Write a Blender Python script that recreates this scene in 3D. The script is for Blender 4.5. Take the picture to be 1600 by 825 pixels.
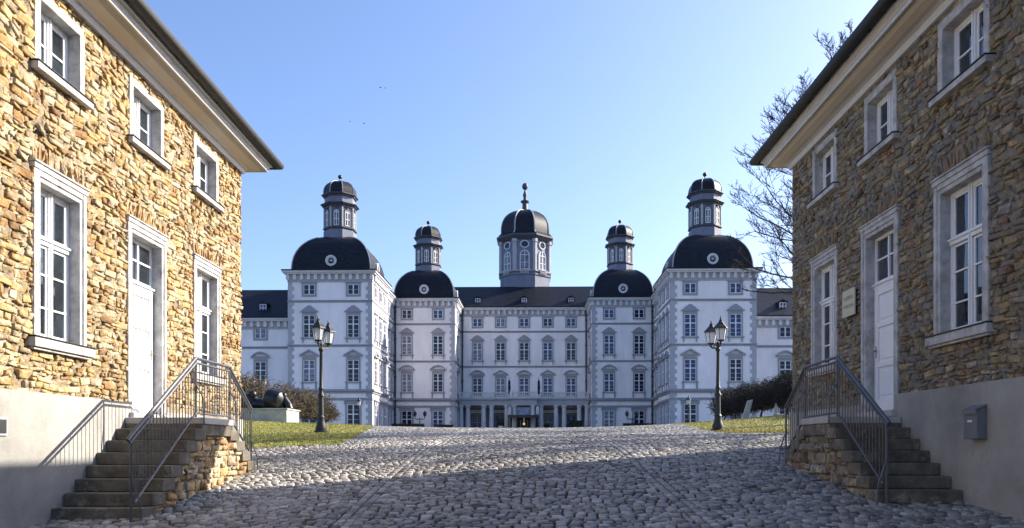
import bpy, math, random
import numpy as np
from mathutils import Vector, Matrix
R = math.radians
for o in list(bpy.data.objects): bpy.data.objects.remove(o, do_unlink=True)
SC = bpy.context.scene
COL = SC.collection
# ---------------------------------------------------------------- camera, sky, sun, exposure
cd = bpy.data.cameras.new('camera'); cam = bpy.data.objects.new('camera', cd); COL.objects.link(cam)
cam.location = (0, 0, 0); cam.rotation_euler = (R(90), 0, 0)
cd.sensor_width = 36; cd.lens = 27; cd.shift_x = -15/1600; cd.shift_y = 284.5/1600
cd.clip_start = 0.1; cd.clip_end = 3000
SC.camera = cam
SUN_AZ = math.atan2(1, .44)            # clockwise from +Y
SUN_EL = math.atan(.589/1.0925)
w = bpy.data.worlds.new('World'); SC.world = w; w.use_nodes = True
nt = w.node_tree; bg = nt.nodes['Background']
sky = nt.nodes.new('ShaderNodeTexSky'); sky.sky_type = 'NISHITA'; sky.sun_disc = False
sky.sun_elevation = SUN_EL; sky.sun_rotation = SUN_AZ
sky.altitude = 200; sky.air_density = 1.0; sky.dust_density = 2.3; sky.ozone_density = 4.5
tint = nt.nodes.new('ShaderNodeVectorMath'); tint.operation = 'MULTIPLY'; tint.inputs[1].default_value = (1.03, .985, 1.04)
nt.links.new(sky.outputs[0], tint.inputs[0]); nt.links.new(tint.outputs[0], bg.inputs[0]); bg.inputs[1].default_value = 0.12
sl = bpy.data.lights.new('sun', 'SUN'); so = bpy.data.objects.new('sun', sl); COL.objects.link(so)
sl.energy = 4.8; sl.angle = R(0.5); sl.color = (1.0, .91, .77)
sdir = Vector((-1, -.44, -.589)).normalized()
so.rotation_euler = sdir.to_track_quat('-Z', 'Y').to_euler(); so.location = (30, 20, 40)
SC.view_settings.view_transform = 'Standard'; SC.view_settings.look = 'None'
SC.view_settings.gamma = 1; SC.view_settings.exposure = 1.28
SC.render.engine = 'CYCLES'
rng = np.random.default_rng(7); random.seed(7)

# ---------------------------------------------------------------- helpers
def mk(name):
    m = bpy.data.materials.new(name); m.use_nodes = True
    return m, m.node_tree, m.node_tree.nodes['Principled BSDF']
def mat(name, col, rough=.8, var=.15, scale=4, bump=.0, bscale=30, spec=.5, metal=0, col2=None, stretch=None):
    m, t, b = mk(name); N = t.nodes; L = t.links
    b.inputs['Roughness'].default_value = rough; b.inputs['Metallic'].default_value = metal
    b.inputs['Specular IOR Level'].default_value = spec
    tc = N.new('ShaderNodeTexCoord'); src = tc.outputs['Object']
    if stretch:
        mp = N.new('ShaderNodeMapping'); mp.inputs['Scale'].default_value = stretch
        L.new(src, mp.inputs[0]); src = mp.outputs[0]
    n = N.new('ShaderNodeTexNoise'); n.inputs['Scale'].default_value = scale; n.inputs['Detail'].default_value = 6
    n.inputs['Roughness'].default_value = .65
    L.new(src, n.inputs['Vector'])
    r = N.new('ShaderNodeValToRGB')
    c2 = col2 or [c*(1-var) for c in col]
    c1 = [min(1, c*(1+var*.6)) for c in col]
    r.color_ramp.elements[0].position = .32; r.color_ramp.elements[1].position = .68
    r.color_ramp.elements[0].color = (*c2, 1); r.color_ramp.elements[1].color = (*c1, 1)
    L.new(n.outputs[0], r.inputs[0]); L.new(r.outputs[0], b.inputs['Base Color'])
    if bump:
        n2 = N.new('ShaderNodeTexNoise'); n2.inputs['Scale'].default_value = bscale; n2.inputs['Detail'].default_value = 5
        L.new(src, n2.inputs['Vector'])
        bp = N.new('ShaderNodeBump'); bp.inputs['Strength'].default_value = bump; bp.inputs['Distance'].default_value = .02
        L.new(n2.outputs[0], bp.inputs['Height']); L.new(bp.outputs[0], b.inputs['Normal'])
    return m
def attr_mat(name, rough, mscale, mvar, bump, bscale, spec=.4, smear=None, thr=.56):
    m, t, b = mk(name); N = t.nodes; L = t.links
    b.inputs['Roughness'].default_value = rough; b.inputs['Specular IOR Level'].default_value = spec
    a = N.new('ShaderNodeAttribute'); a.attribute_name = 'col'
    tc = N.new('ShaderNodeTexCoord')
    n = N.new('ShaderNodeTexNoise'); n.inputs['Scale'].default_value = mscale; n.inputs['Detail'].default_value = 7
    n.inputs['Roughness'].default_value = .7
    L.new(tc.outputs['Object'], n.inputs['Vector'])
    mr = N.new('ShaderNodeMapRange'); mr.inputs[1].default_value = .3; mr.inputs[2].default_value = .7
    mr.inputs[3].default_value = 1-mvar; mr.inputs[4].default_value = 1+mvar
    L.new(n.outputs[0], mr.inputs[0])
    vm = N.new('ShaderNodeVectorMath'); vm.operation = 'SCALE'
    L.new(a.outputs['Color'], vm.inputs[0]); L.new(mr.outputs[0], vm.inputs['Scale'])
    out = vm.outputs[0]
    if smear:
        n4 = N.new('ShaderNodeTexNoise'); n4.inputs['Scale'].default_value = 3.1; n4.inputs['Detail'].default_value = 9
        n4.inputs['Roughness'].default_value = .68; n4.inputs['Distortion'].default_value = .6
        L.new(tc.outputs['Object'], n4.inputs['Vector'])
        m4 = N.new('ShaderNodeMapRange'); m4.inputs[1].default_value = thr; m4.inputs[2].default_value = thr+.05
        m4.inputs[4].default_value = .85
        L.new(n4.outputs[0], m4.inputs[0])
        mx = N.new('ShaderNodeMix'); mx.data_type = 'RGBA'; L.new(m4.outputs[0], mx.inputs[0]); L.new(out, mx.inputs[6]); mx.inputs[7].default_value = (*smear, 1)
        out = mx.outputs[2]
    L.new(out, b.inputs['Base Color'])
    if bump:
        n2 = N.new('ShaderNodeTexNoise'); n2.inputs['Scale'].default_value = bscale; n2.inputs['Detail'].default_value = 6
        n2.inputs['Roughness'].default_value = .7
        L.new(tc.outputs['Object'], n2.inputs['Vector'])
        bp = N.new('ShaderNodeBump'); bp.inputs['Strength'].default_value = bump; bp.inputs['Distance'].default_value = .03
        L.new(n2.outputs[0], bp.inputs['Height']); L.new(bp.outputs[0], b.inputs['Normal'])
    return m
def glass_mat(name, col, rough=.04, wav=.15, spec=.9, coat=.6):
    m, t, b = mk(name); N = t.nodes; L = t.links
    b.inputs['Roughness'].default_value = rough
    b.inputs['Specular IOR Level'].default_value = spec; b.inputs['Coat Weight'].default_value = coat
    b.inputs['Coat Roughness'].default_value = .02
    tc = N.new('ShaderNodeTexCoord')
    n = N.new('ShaderNodeTexNoise'); n.inputs['Scale'].default_value = 1.7; L.new(tc.outputs['Object'], n.inputs['Vector'])
    n.inputs['Detail'].default_value = 1
    bp = N.new('ShaderNodeBump'); bp.inputs['Strength'].default_value = wav; bp.inputs['Distance'].default_value = .05
    L.new(n.outputs[0], bp.inputs['Height']); L.new(bp.outputs[0], b.inputs['Normal']); L.new(bp.outputs[0], b.inputs['Coat Normal'])
    n3 = N.new('ShaderNodeTexNoise'); n3.inputs['Scale'].default_value = 2.3; L.new(tc.outputs['Object'], n3.inputs['Vector'])
    r = N.new('ShaderNodeValToRGB'); r.color_ramp.elements[0].position = .4; r.color_ramp.elements[1].position = .62
    r.color_ramp.elements[0].color = (*[c*.55 for c in col], 1); r.color_ramp.elements[1].color = (*[min(1, c*1.4) for c in col], 1)
    L.new(n3.outputs[0], r.inputs[0]); L.new(r.outputs[0], b.inputs['Base Color'])
    return m
M = {}
M['plaster'] = mat('palace_plaster', (.86, .82, .82), .85, .15, .5, .15, 12, stretch=(1, 1, .3))
M['trim'] = mat('palace_trim', (.40, .41, .44), .8, .14, .8, .2, 10)
M['trim_light'] = mat('palace_light_trim', (.60, .60, .62), .8, .1, .8, .2, 10)
M['surr'] = mat('window_surround_stone', (.30, .30, .33), .8, .14, .8, .2, 10)
M['turrim'] = mat('turret_lead_bands', (.07, .075, .10), .6, .2, 2)
M['drum'] = mat('turret_paint', (.17, .19, .26), .7, .18, 1.2, .2, 10)
M['slate'] = mat('slate', (.013, .016, .025), .5, .6, 1.6, .5, 6, spec=.2, stretch=(1, 1, 3))
M['lead'] = mat('lead_flashing', (.33, .34, .36), .5, .2, 3)
M['darkmetal'] = mat('dark_metal', (.025, .026, .03), .45, .3, 6)
M['white'] = mat('white_paint', (.78, .79, .80), .45, .05, 3, .05, 20)
M['pane0'] = glass_mat('palace_glass_dark', (.010, .016, .045), .12, .05, .35, 0.)
M['pane1'] = glass_mat('palace_glass_sky_tint', (.03, .055, .15), .12, .05, .35, 0.)  # blue of the reflected sky put into the base colour
M['pane2'] = glass_mat('palace_glass_curtained', (.16, .18, .24), .3, .1, .4, 0.)
M['glass'] = glass_mat('window_glass', (.018, .024, .03), .03, .22)
M['limestone'] = mat('limestone_surround', (.47, .46, .45), .85, .38, 5, .55, 22)
M['cementplaster'] = mat('plinth_render', (.33, .32, .295), .9, .3, .9, .25, 30)
def stained(m, dark, sc, st, lo, hi, amt):
    t = m.node_tree; N = t.nodes; L = t.links; b = N['Principled BSDF']; old = b.inputs['Base Color'].links[0].from_socket
    tc = N.new('ShaderNodeTexCoord'); mp = N.new('ShaderNodeMapping'); mp.inputs['Scale'].default_value = st
    n = N.new('ShaderNodeTexNoise'); n.inputs['Scale'].default_value = sc; n.inputs['Detail'].default_value = 10; n.inputs['Roughness'].default_value = .72
    L.new(tc.outputs['Object'], mp.inputs[0]); L.new(mp.outputs[0], n.inputs['Vector'])
    r = N.new('ShaderNodeMapRange'); r.inputs[1].default_value = lo; r.inputs[2].default_value = hi; r.inputs[4].default_value = amt; L.new(n.outputs[0], r.inputs[0])
    mx = N.new('ShaderNodeMix'); mx.data_type = 'RGBA'; L.new(r.outputs[0], mx.inputs[0]); L.new(old, mx.inputs[6]); mx.inputs[7].default_value = (*dark, 1)
    L.new(mx.outputs[2], b.inputs['Base Color'])
stained(M['cementplaster'], (.17, .155, .13), 1.3, (1, 1, .45), .55, .72, .7)
stained(M['limestone'], (.12, .11, .10), 5, (1, 1, .6), .58, .68, .75)
stained(M['plaster'], (.52, .51, .53), .7, (1, 1, .16), .56, .75, .5)
M['concrete_step'] = mat('step_stone', (.14, .12, .09), .9, .5, 4.5, .6, 20)
M['slab'] = mat('landing_slab_stone', (.45, .43, .40), .9, .2, 5, .3, 20)
M['cream'] = mat('cream_eave_paint', (.56, .50, .40), .6, .08, 1.5)
stained(M['concrete_step'], (.36, .33, .27), 3.5, (1, 1, 1), .55, .66, .6)
M['eavewhite'] = mat('pale_eave_paint', (.62, .62, .62), .6, .08, 1.5)
M['gutter'] = mat('gutter_metal', (.012, .011, .011), .6, .4, 5)
M['iron'] = mat('galvanised_iron', (.11, .115, .13), .45, .25, 10, .1, 40, metal=.4)
M['castiron'] = mat('black_cast_iron', (.014, .015, .018), .55, .4, 8, .3, 40)
M['brass'] = mat('brass', (.35, .27, .13), .35, .2, 10, metal=.8)
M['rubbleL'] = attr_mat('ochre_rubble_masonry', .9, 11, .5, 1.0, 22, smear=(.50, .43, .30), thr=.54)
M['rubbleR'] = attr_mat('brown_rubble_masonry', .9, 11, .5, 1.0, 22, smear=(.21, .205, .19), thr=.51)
M['cobble'] = attr_mat('granite_setts', .62, 14, .28, .5, 45, spec=.45)
M['grass'] = attr_mat('grass_blades', .8, 2, .25, 0, 1, spec=.2)
M['bark'] = mat('bark', (.045, .035, .028), .95, .4, 6, .6, 25)
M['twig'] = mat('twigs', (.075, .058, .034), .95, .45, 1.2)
M['shaded_twig'] = mat('shaded_twigs', (.035, .028, .022), .95, .45, 1.2)  # darker copy of the twigs; the right row's shade is in the colour
M['bronze'] = mat('dark_bronze', (.03, .031, .034), .35, .4, 3, .3, 8, metal=.6)
M['concrete'] = mat('pale_concrete', (.42, .42, .37), .9, .25, 2.5, .4, 12)
M['concrete_dark'] = mat('mossy_concrete', (.42, .42, .37), .9, .25, 2.5, .4, 12)
M['stone_pale'] = mat('pale_stone', (.5, .46, .38), .9, .2, 5, .4, 14)
M['leaf'] = mat('box_leaves', (.025, .04, .018), .8, .4, 8)
M['mailbox'] = mat('grey_enamel', (.16, .165, .175), .5, .08, 6)
M['plaque'] = mat('cream_plaque', (.52, .47, .34), .5, .05, 6)
M['ink'] = mat('engraved_text', (.22, .19, .13), .7, .05, 6)
M['flag'] = mat('navy_flag', (.02, .022, .035), .9, .2, 6)
M['signglass'] = glass_mat('entrance_glazing', (.10, .15, .28), .2, .05, .6, .4)
M['shade_wall'] = mat('portico_shade_wall', (.25, .25, .30), .9, .2, 1)
def lanternglass():
    m, t, b = mk('frosted_lantern_glass')
    b.inputs['Base Color'].default_value = (.75, .77, .78, 1); b.inputs['Roughness'].default_value = .25
    b.inputs['Alpha'].default_value = .6
    return m
M['lglass'] = lanternglass()
def warm():
    m, t, b = mk('lit_lobby_lamp')
    b.inputs['Base Color'].default_value = (.9, .75, .5, 1)
    b.inputs['Emission Color'].default_value = (1, .72, .4, 1); b.inputs['Emission Strength'].default_value = .3
    return m
M['warm'] = warm()

class MB:
    def __init__(s): s.v = []; s.f = []; s.m = []; s.cur = 0
    def q(s, vs, fs):
        b = len(s.v); s.v += [tuple(v) for v in vs]
        for f in fs: s.f.append([b+i for i in f]); s.m.append(s.cur)
        return s
    def box(s, x0, x1, y0, y1, z0, z1):
        if x0 > x1: x0, x1 = x1, x0
        if y0 > y1: y0, y1 = y1, y0
        if z0 > z1: z0, z1 = z1, z0
        return s.q([(x0,y0,z0),(x1,y0,z0),(x1,y1,z0),(x0,y1,z0),(x0,y0,z1),(x1,y0,z1),(x1,y1,z1),(x0,y1,z1)],
            [(0,3,2,1),(4,5,6,7),(0,1,5,4),(1,2,6,5),(2,3,7,6),(3,0,4,7)])
    def tube(s, p0, p1, r0, r1=None, n=6):
        r1 = r0 if r1 is None else r1
        p0 = Vector(p0); p1 = Vector(p1); d = (p1-p0)
        if d.length < 1e-6: return s
        d.normalize(); a = d.orthogonal().normalized(); b = d.cross(a)
        vs = []
        for p, r in ((p0, r0), (p1, r1)):
            for i in range(n):
                t = 2*math.pi*i/n; vs.append(p + a*math.cos(t)*r + b*math.sin(t)*r)
        fs = [(i, (i+1) % n, n+(i+1) % n, n+i) for i in range(n)]
        fs += [tuple(range(n-1, -1, -1)), tuple(range(n, 2*n))]
        return s.q(vs, fs)
    def path(s, pts, r, n=8):
        for a, b in zip(pts[:-1], pts[1:]): s.tube(a, b, r, r, n)
        return s
    def lathe(s, prof, c=(0,0), n=16, phase=0., cap=True):
        vs = []
        for r, z in prof:
            for i in range(n):
                t = 2*math.pi*i/n + phase; vs.append((c[0]+r*math.cos(t), c[1]+r*math.sin(t), z))
        fs = []
        for k in range(len(prof)-1):
            for i in range(n): fs.append((k*n+i, k*n+(i+1) % n, (k+1)*n+(i+1) % n, (k+1)*n+i))
        if cap: fs += [tuple(range(n-1, -1, -1)), tuple((len(prof)-1)*n+i for i in range(n))]
        return s.q(vs, fs)
    def ext(s, pts, y0, y1):            # polygon in (x,z) extruded along y; pts counter-clockwise seen from -y
        n = len(pts)
        vs = [(x, y0, z) for x, z in pts] + [(x, y1, z) for x, z in pts]
        return s.q(vs, [tuple(range(n)), tuple(range(2*n-1, n-1, -1))] + [(i, n+i, n+(i+1) % n, (i+1) % n) for i in range(n)])
    def sphere(s, c, r, n=10, sq=(1,1,1)):
        prof = [(r*math.sin(math.pi*k/n)+1e-4, -r*math.cos(math.pi*k/n)) for k in range(n+1)]
        b = len(s.v); s.lathe(prof, (0,0), n*2 if n < 8 else 16)
        for i in range(b, len(s.v)):
            x, y, z = s.v[i]; s.v[i] = (c[0]+x*sq[0], c[1]+y*sq[1], c[2]+z*sq[2])
        return s
    def xf(s, f):
        s.v = [tuple(f(*v)) for v in s.v]; return s
    def build(s, name, mats, parent=None, smooth=False, bevel=0):
        me = bpy.data.meshes.new(name); me.from_pydata(s.v, [], s.f)
        if not isinstance(mats, (list, tuple)): mats = [mats]
        for m in mats: me.materials.append(m)
        me.polygons.foreach_set('material_index', s.m)
        if smooth: me.polygons.foreach_set('use_smooth', [True]*len(s.f))
        me.validate(); me.update()
        o = bpy.data.objects.new(name, me); COL.objects.link(o)
        if smooth:
            try: me.set_sharp_from_angle(angle=R(40))
            except Exception: pass
        if parent: o.parent = parent
        if bevel:
            md = o.modifiers.new('bevel', 'BEVEL'); md.width = bevel; md.segments = 2; md.limit_method = 'ANGLE'
        return o
def tag(o, label=None, cat=None, group=None, kind=None):
    if label: o['label'] = label
    if cat: o['category'] = cat
    if group: o['group'] = group
    if kind: o['kind'] = kind
    return o
def empty(name, loc, label, cat, group=None, rz=0):
    o = bpy.data.objects.new(name, None); COL.objects.link(o); o.location = loc; o.rotation_euler = (0, 0, rz)
    return tag(o, label, cat, group)
def rel(o, root):                       # parent a mesh modelled in world space to a root without moving it
    o.parent = root; o.matrix_parent_inverse = Matrix.Translation(-Vector(root.location)); return o
def copy_tree(o, parent=None):
    c = o.copy(); COL.objects.link(c)
    if parent is not None: c.parent = parent
    for ch in [x for x in bpy.data.objects if x.parent == o]: copy_tree(ch, c)
    return c
def np_mesh(name, V, F4, F3, mats, col=None, smooth=False, parent=None):
    me = bpy.data.meshes.new(name)
    nv = len(V); me.vertices.add(nv); me.vertices.foreach_set('co', np.asarray(V, np.float32).ravel())
    n4 = len(F4); n3 = len(F3)
    li = np.concatenate([np.asarray(F4, np.int32).ravel(), np.asarray(F3, np.int32).ravel()])
    me.loops.add(len(li)); me.loops.foreach_set('vertex_index', li)
    ls = np.concatenate([np.arange(n4)*4, n4*4+np.arange(n3)*3]).astype(np.int32)
    me.polygons.add(n4+n3); me.polygons.foreach_set('loop_start', ls)
    if smooth: me.polygons.foreach_set('use_smooth', np.ones(n4+n3, bool))
    me.update(calc_edges=True); me.validate()
    for m in mats: me.materials.append(m)
    if col is not None:
        a = me.color_attributes.new('col', 'FLOAT_COLOR', 'POINT')
        c = np.ones((nv, 4), np.float32); c[:, :3] = col; a.data.foreach_set('color', c.ravel())
    o = bpy.data.objects.new(name, me); COL.objects.link(o)
    if parent: o.parent = parent
    return o
def stones(u, v, hu, hv, dep, back, rings, dome, tilt, jit, cut=(.72, .86), rough=0.):
    """rounded irregular stones; returns verts (u,v,n) and faces"""
    N = len(u)
    cx, cy = cut
    T = np.array([(1,-cx),(1,cx),(cy,1),(-cy,1),(-1,cx),(-1,-cx),(-cy,-1),(cy,-1)])
    J = 1 - jit*rng.random((N, 8, 2))
    P = T[None]*J
    tu = rng.normal(0, tilt, N); tv = rng.normal(0, tilt, N)
    Vs = []
    for sc, dn in rings:
        uu = u[:, None]+P[:, :, 0]*hu[:, None]*1.0; vv = v[:, None]+P[:, :, 1]*hv[:, None]
        inset = (1-sc)*np.minimum(hu, hv)[:, None]
        uu -= np.sign(P[:, :, 0])*inset*np.abs(P[:, :, 0]); vv -= np.sign(P[:, :, 1])*inset*np.abs(P[:, :, 1])
        if dn < 0: nn = np.full((N, 8), -back)
        else: nn = dep[:, None]*dn + (tu[:, None]*P[:, :, 0]*hu[:, None]+tv[:, None]*P[:, :, 1]*hv[:, None])*dn + rough*rng.normal(size=(N, 8))*dn
        Vs.append(np.stack([uu, vv, nn], -1))
    c = np.stack([u+rng.normal(0,.15,N)*hu, v+rng.normal(0,.15,N)*hv, dep+dome*rng.random(N)], -1)[:, None]
    V = np.concatenate(Vs+[c], 1); K = V.shape[1]; nr = len(rings)
    f4 = []; f3 = []
    for k in range(nr-1):
        for i in range(8): f4.append((k*8+i, k*8+(i+1) % 8, (k+1)*8+(i+1) % 8, (k+1)*8+i))
    for i in range(8): f3.append(((nr-1)*8+i, (nr-1)*8+(i+1) % 8, K-1))
    off = (np.arange(N)*K)[:, None, None]
    F4 = (np.array(f4)[None]+off).reshape(-1, 4); F3 = (np.array(f3)[None]+off).reshape(-1, 3)
    return V, F4, F3, K

# ---------------------------------------------------------------- terrain
PY = [-60,-10, 0, 9, 14, 17, 19, 22, 28, 36, 42, 60, 75, 700]
PZ = [-5.5,-2.5,-1.72,-.94,-.36,-.03,.10,.27,.53,.85,.97,1.05,1.1,1.1]
_ys = np.linspace(-60, 700, 7601); _zs = np.interp(_ys, PY, PZ)
_k = np.ones(25)/25; _zs = np.convolve(np.pad(_zs, 12, 'edge'), _k, 'valid')
def sst(x): x = np.clip(x, 0, 1); return x*x*(3-2*x)
def H(x, y):
    x = np.asarray(x, float); y = np.asarray(y, float)
    z = np.interp(y, _ys, _zs)
    z = z + .018*np.clip(x, -9, 9)*(1-sst((y-18)/12))
    cx = np.clip(np.abs(x), 0, 18)
    dish = np.where(x > 0, .0035, .002)*cx**2*sst((y-24)/14)*(1-sst((y-60)/16))
    return z+dish
def Hf(x, y): return float(H(x, y))
def LE(y): return -np.interp(y, [18, 19.2, 22, 25, 32, 37, 60], [4.2, 4.6, 4.9, 5.3, 6.3, 7.2, 9.5])
def RE(y): return np.interp(y, [21, 23, 26, 37, 60], [6.0, 6.2, 6.55, 7.6, 9.5])
def in_left(x, y): return (x < LE(y)) & (y > 18.55 + .35*np.sin(np.clip(x, -8, -4)*.9)+.5*np.clip((x+6.2)/1.6, 0, 1)) & (y < 60)
def in_right(x, y): return (x > RE(y)) & (y > 22.9-.55*np.clip((x-6.2)/1.5, 0, 1)-.05*np.clip(x-7.7, 0, 20)) & (y < 60)
def sheet(name, xs, ys, mask, m, dz):
    X, Y = np.meshgrid(xs, ys); Z = H(X, Y)+dz
    V = np.stack([X, Y, Z], -1).reshape(-1, 3); nx = len(xs)
    F = []
    for j in range(len(ys)-1):
        for i in range(nx-1):
            if mask is None or mask((xs[i]+xs[i+1])/2, (ys[j]+ys[j+1])/2):
                F.append((j*nx+i, j*nx+i+1, (j+1)*nx+i+1, (j+1)*nx+i))
    return np_mesh(name, V, F, np.zeros((0, 3), int), [m], None, True)
M['joint'] = mat('sett_joint_earth', (.035, .032, .028), .95, .3, 5, .5, 30)
M['soil'] = mat('lawn_soil', (.13, .15, .03), .95, .35, 3, .4, 20, col2=(.22, .19, .045))
M['forecourt'] = mat('far_ground', (.16, .15, .14), .9, .3, 1.5, .4, 20)
xs = np.unique(np.concatenate([np.linspace(-22, 22, 89), np.linspace(-400, -22, 20), np.linspace(22, 400, 20)]))
ys = np.unique(np.concatenate([np.linspace(-50, 6, 20), np.linspace(6, 50, 89), np.linspace(50, 80, 16), np.linspace(80, 690, 16)]))
tag(sheet('ground', xs, ys, None, M['joint'], -.035), kind='structure')
tag(sheet('forecourt', np.linspace(-60, 60, 61), np.linspace(46.3, 120, 60), None, M['forecourt'], -.02), kind='structure')
tag(sheet('lawn', np.arange(-21, 21.01, .2), np.arange(18, 46.2, .2), lambda x, y: bool(in_left(x, y) or in_right(x, y)), M['soil'], .004), kind='structure')
# cobbles
def cobbles():
    U = []; Vv = []; hu = []; hv = []
    row = .118
    y = 6.5; j = 0
    while y < 46.3:
        lo, hi = (-6.2, 5.9) if y < 16.4 else (-21, 21)
        if y > 24: lo, hi = -9, 9
        segs = [(lo, -2.32), (-2.04, 2.02), (2.30, hi)]
        for a, b in segs:
            x = a - rng.random()*.05
            while x < b-.03:
                wd = min(.115+.075*rng.random(), b-x+.02)
                U.append(x+wd/2); Vv.append(y+row/2); hu.append(wd/2-.010); hv.append(row/2-.0105+.004*rng.random()); x += wd
        y += row; j += 1
    n_row = len(U)
    for c in (-2.245, -2.115, 2.095, 2.225):
        y = 6.5+rng.random()*.1
        while y < 46.3:
            L = .14+.08*rng.random(); U.append(c); Vv.append(y+L/2); hu.append(.056); hv.append(L/2-.008); y += L
    U = np.array(U); Vv = np.array(Vv); hu = np.array(hu); hv = np.array(hv)
    strip = np.arange(len(U)) >= n_row
    wy = .10*np.sin(U*1.15+.8)+.05*np.sin(U*2.9+Vv*.7)+.03*np.sin(U*7+Vv*1.9)
    wx = .03*np.sin(Vv*2.1+U*.6)+.02*np.sin(Vv*5.3)
    Vv = np.where(strip, Vv, Vv+wy+.012*rng.normal(size=len(U))); U = np.where(strip, U+.02*np.sin(Vv*.9), U+wx*np.clip(np.abs(np.abs(U)-2.2)*2, 0, 1))
    keep = ~(in_left(U, Vv) | in_right(U, Vv))
    keep &= ~((Vv < 16.75) & ((U < -6.15) | (U > 5.85)))
    U, Vv, hu, hv = U[keep], Vv[keep], hu[keep], hv[keep]; N = len(U)
    dep = rng.normal(0, .004, N)
    V, F4, F3, K = stones(U, Vv, hu, hv, dep+.02, .04, [(1.0, -1), (.97, .5), (.82, 1)], .002, .06, .17, (.80, .84), .002)
    P = V.reshape(-1, 3); Z = H(P[:, 0], P[:, 1]) + P[:, 2]-.02
    P = np.stack([P[:, 0], P[:, 1], Z], -1)
    g = np.clip(rng.normal(.265, .085, N), .09, .5)
    tint = rng.normal(0, .05, (N, 3))*.35
    warmth = rng.random(N)[:, None]*np.array([.05, .0, -.06])[None]
    c = g[:, None]*(1+tint+warmth)*np.array([1.0, .955, .87])
    big = 1+.16*np.sin(U*.7+Vv*.35)*np.sin(Vv*.55-U*.3)
    c = c*big[:, None]
    o = np_mesh('cobbled_road', P, F4, F3, [M['cobble']], np.repeat(c, K, 0), True)
    tag(o, kind='structure')
cobbles()
# grass
def grass():
    N = 150000
    x = np.concatenate([rng.uniform(-20, -4, N//2), rng.uniform(6, 20, N//2)]); y = 18 + 28*rng.random(N)**1.25
    k = in_left(x, y) | in_right(x, y); x, y = x[k], y[k]; n = len(x)
    z = H(x, y); h = rng.uniform(.02, .055, n); wd = rng.uniform(.008, .018, n); a = rng.random(n)*6.283
    dx, dy = np.cos(a)*wd, np.sin(a)*wd; lx, ly = rng.normal(0, .025, n), rng.normal(0, .025, n)
    V = np.stack([np.stack([x-dx, y-dy, z], -1), np.stack([x+dx, y+dy, z], -1), np.stack([x+lx, y+ly, z+h], -1)], 1).reshape(-1, 3)
    F = np.arange(3*n).reshape(-1, 3)
    pt = .5+.5*np.sin(x*1.3+np.sin(y*.9)*2)*np.sin(y*1.1+x*.4)+rng.normal(0, .25, n); pt = np.clip(pt, 0, 1)[:, None]
    drier = np.where(x > 0, .6, .08)[:, None]; pt = np.clip(pt+drier, 0, 1)
    c = (1-pt)*np.array([.17, .22, .03])+pt*np.array([.38, .31, .08])
    o = np_mesh('grass', V, np.zeros((0, 4), int), F, [M['grass']], np.repeat(c, 3, 0))
    tag(o, 'short winter grass on the lawns beside the cobbled road', 'grass', kind='stuff')
grass()

# ---------------------------------------------------------------- gatehouses
def subtract(rects, hole, mn=.03):
    out = []
    ha0, ha1, hz0, hz1 = hole
    for a0, a1, z0, z1 in rects:
        if a1 <= ha0 or a0 >= ha1 or z1 <= hz0 or z0 >= hz1: out.append((a0, a1, z0, z1)); continue
        if ha0-a0 > mn: out.append((a0, ha0, z0, z1))
        if a1-ha1 > mn: out.append((ha1, a1, z0, z1))
        m0, m1 = max(a0, ha0), min(a1, ha1)
        if m1-m0 > mn:
            if hz0-z0 > mn: out.append((m0, m1, z0, hz0))
            if z1-hz1 > mn: out.append((m0, m1, hz1, z1))
    return out
def rubble_rects(a0, a1, z0, z1, holes, hmin=.04, hmax=.13, wmin=.06, wmax=.28):
    rects = []; z = z0
    while z < z1-.03:
        h = random.uniform(hmin, hmax)
        if z1-z-h < .05: h = z1-z
        a = a0
        while a < a1-.03:
            wd = random.uniform(wmin, wmax)*(.7+.6*h/hmax)
            if a1-a-wd < .07: wd = a1-a
            q = random.random()
            if h > .11 and q < .38:
                s = random.uniform(.35, .65)*h
                rects += [(a, a+wd, z, z+s)]
                if wd > .26:
                    t = random.uniform(.35, .65)*wd; rects += [(a, a+t, z+s, z+h), (a+t, a+wd, z+s, z+h)]
                else: rects += [(a, a+wd, z+s, z+h)]
            else: rects.append((a, a+wd, z, z+h))
            a += wd
        z += h
    for hh in holes: rects = subtract(rects, hh)
    return rects
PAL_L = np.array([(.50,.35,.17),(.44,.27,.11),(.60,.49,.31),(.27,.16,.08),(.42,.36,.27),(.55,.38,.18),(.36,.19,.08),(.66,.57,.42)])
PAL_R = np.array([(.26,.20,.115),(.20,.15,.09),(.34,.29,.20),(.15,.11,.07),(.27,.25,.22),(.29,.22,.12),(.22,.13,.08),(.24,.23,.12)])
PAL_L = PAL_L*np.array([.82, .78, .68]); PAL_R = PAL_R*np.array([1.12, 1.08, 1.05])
WT = np.array([.2, .16, .16, .1, .12, .14, .06, .06])
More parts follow.
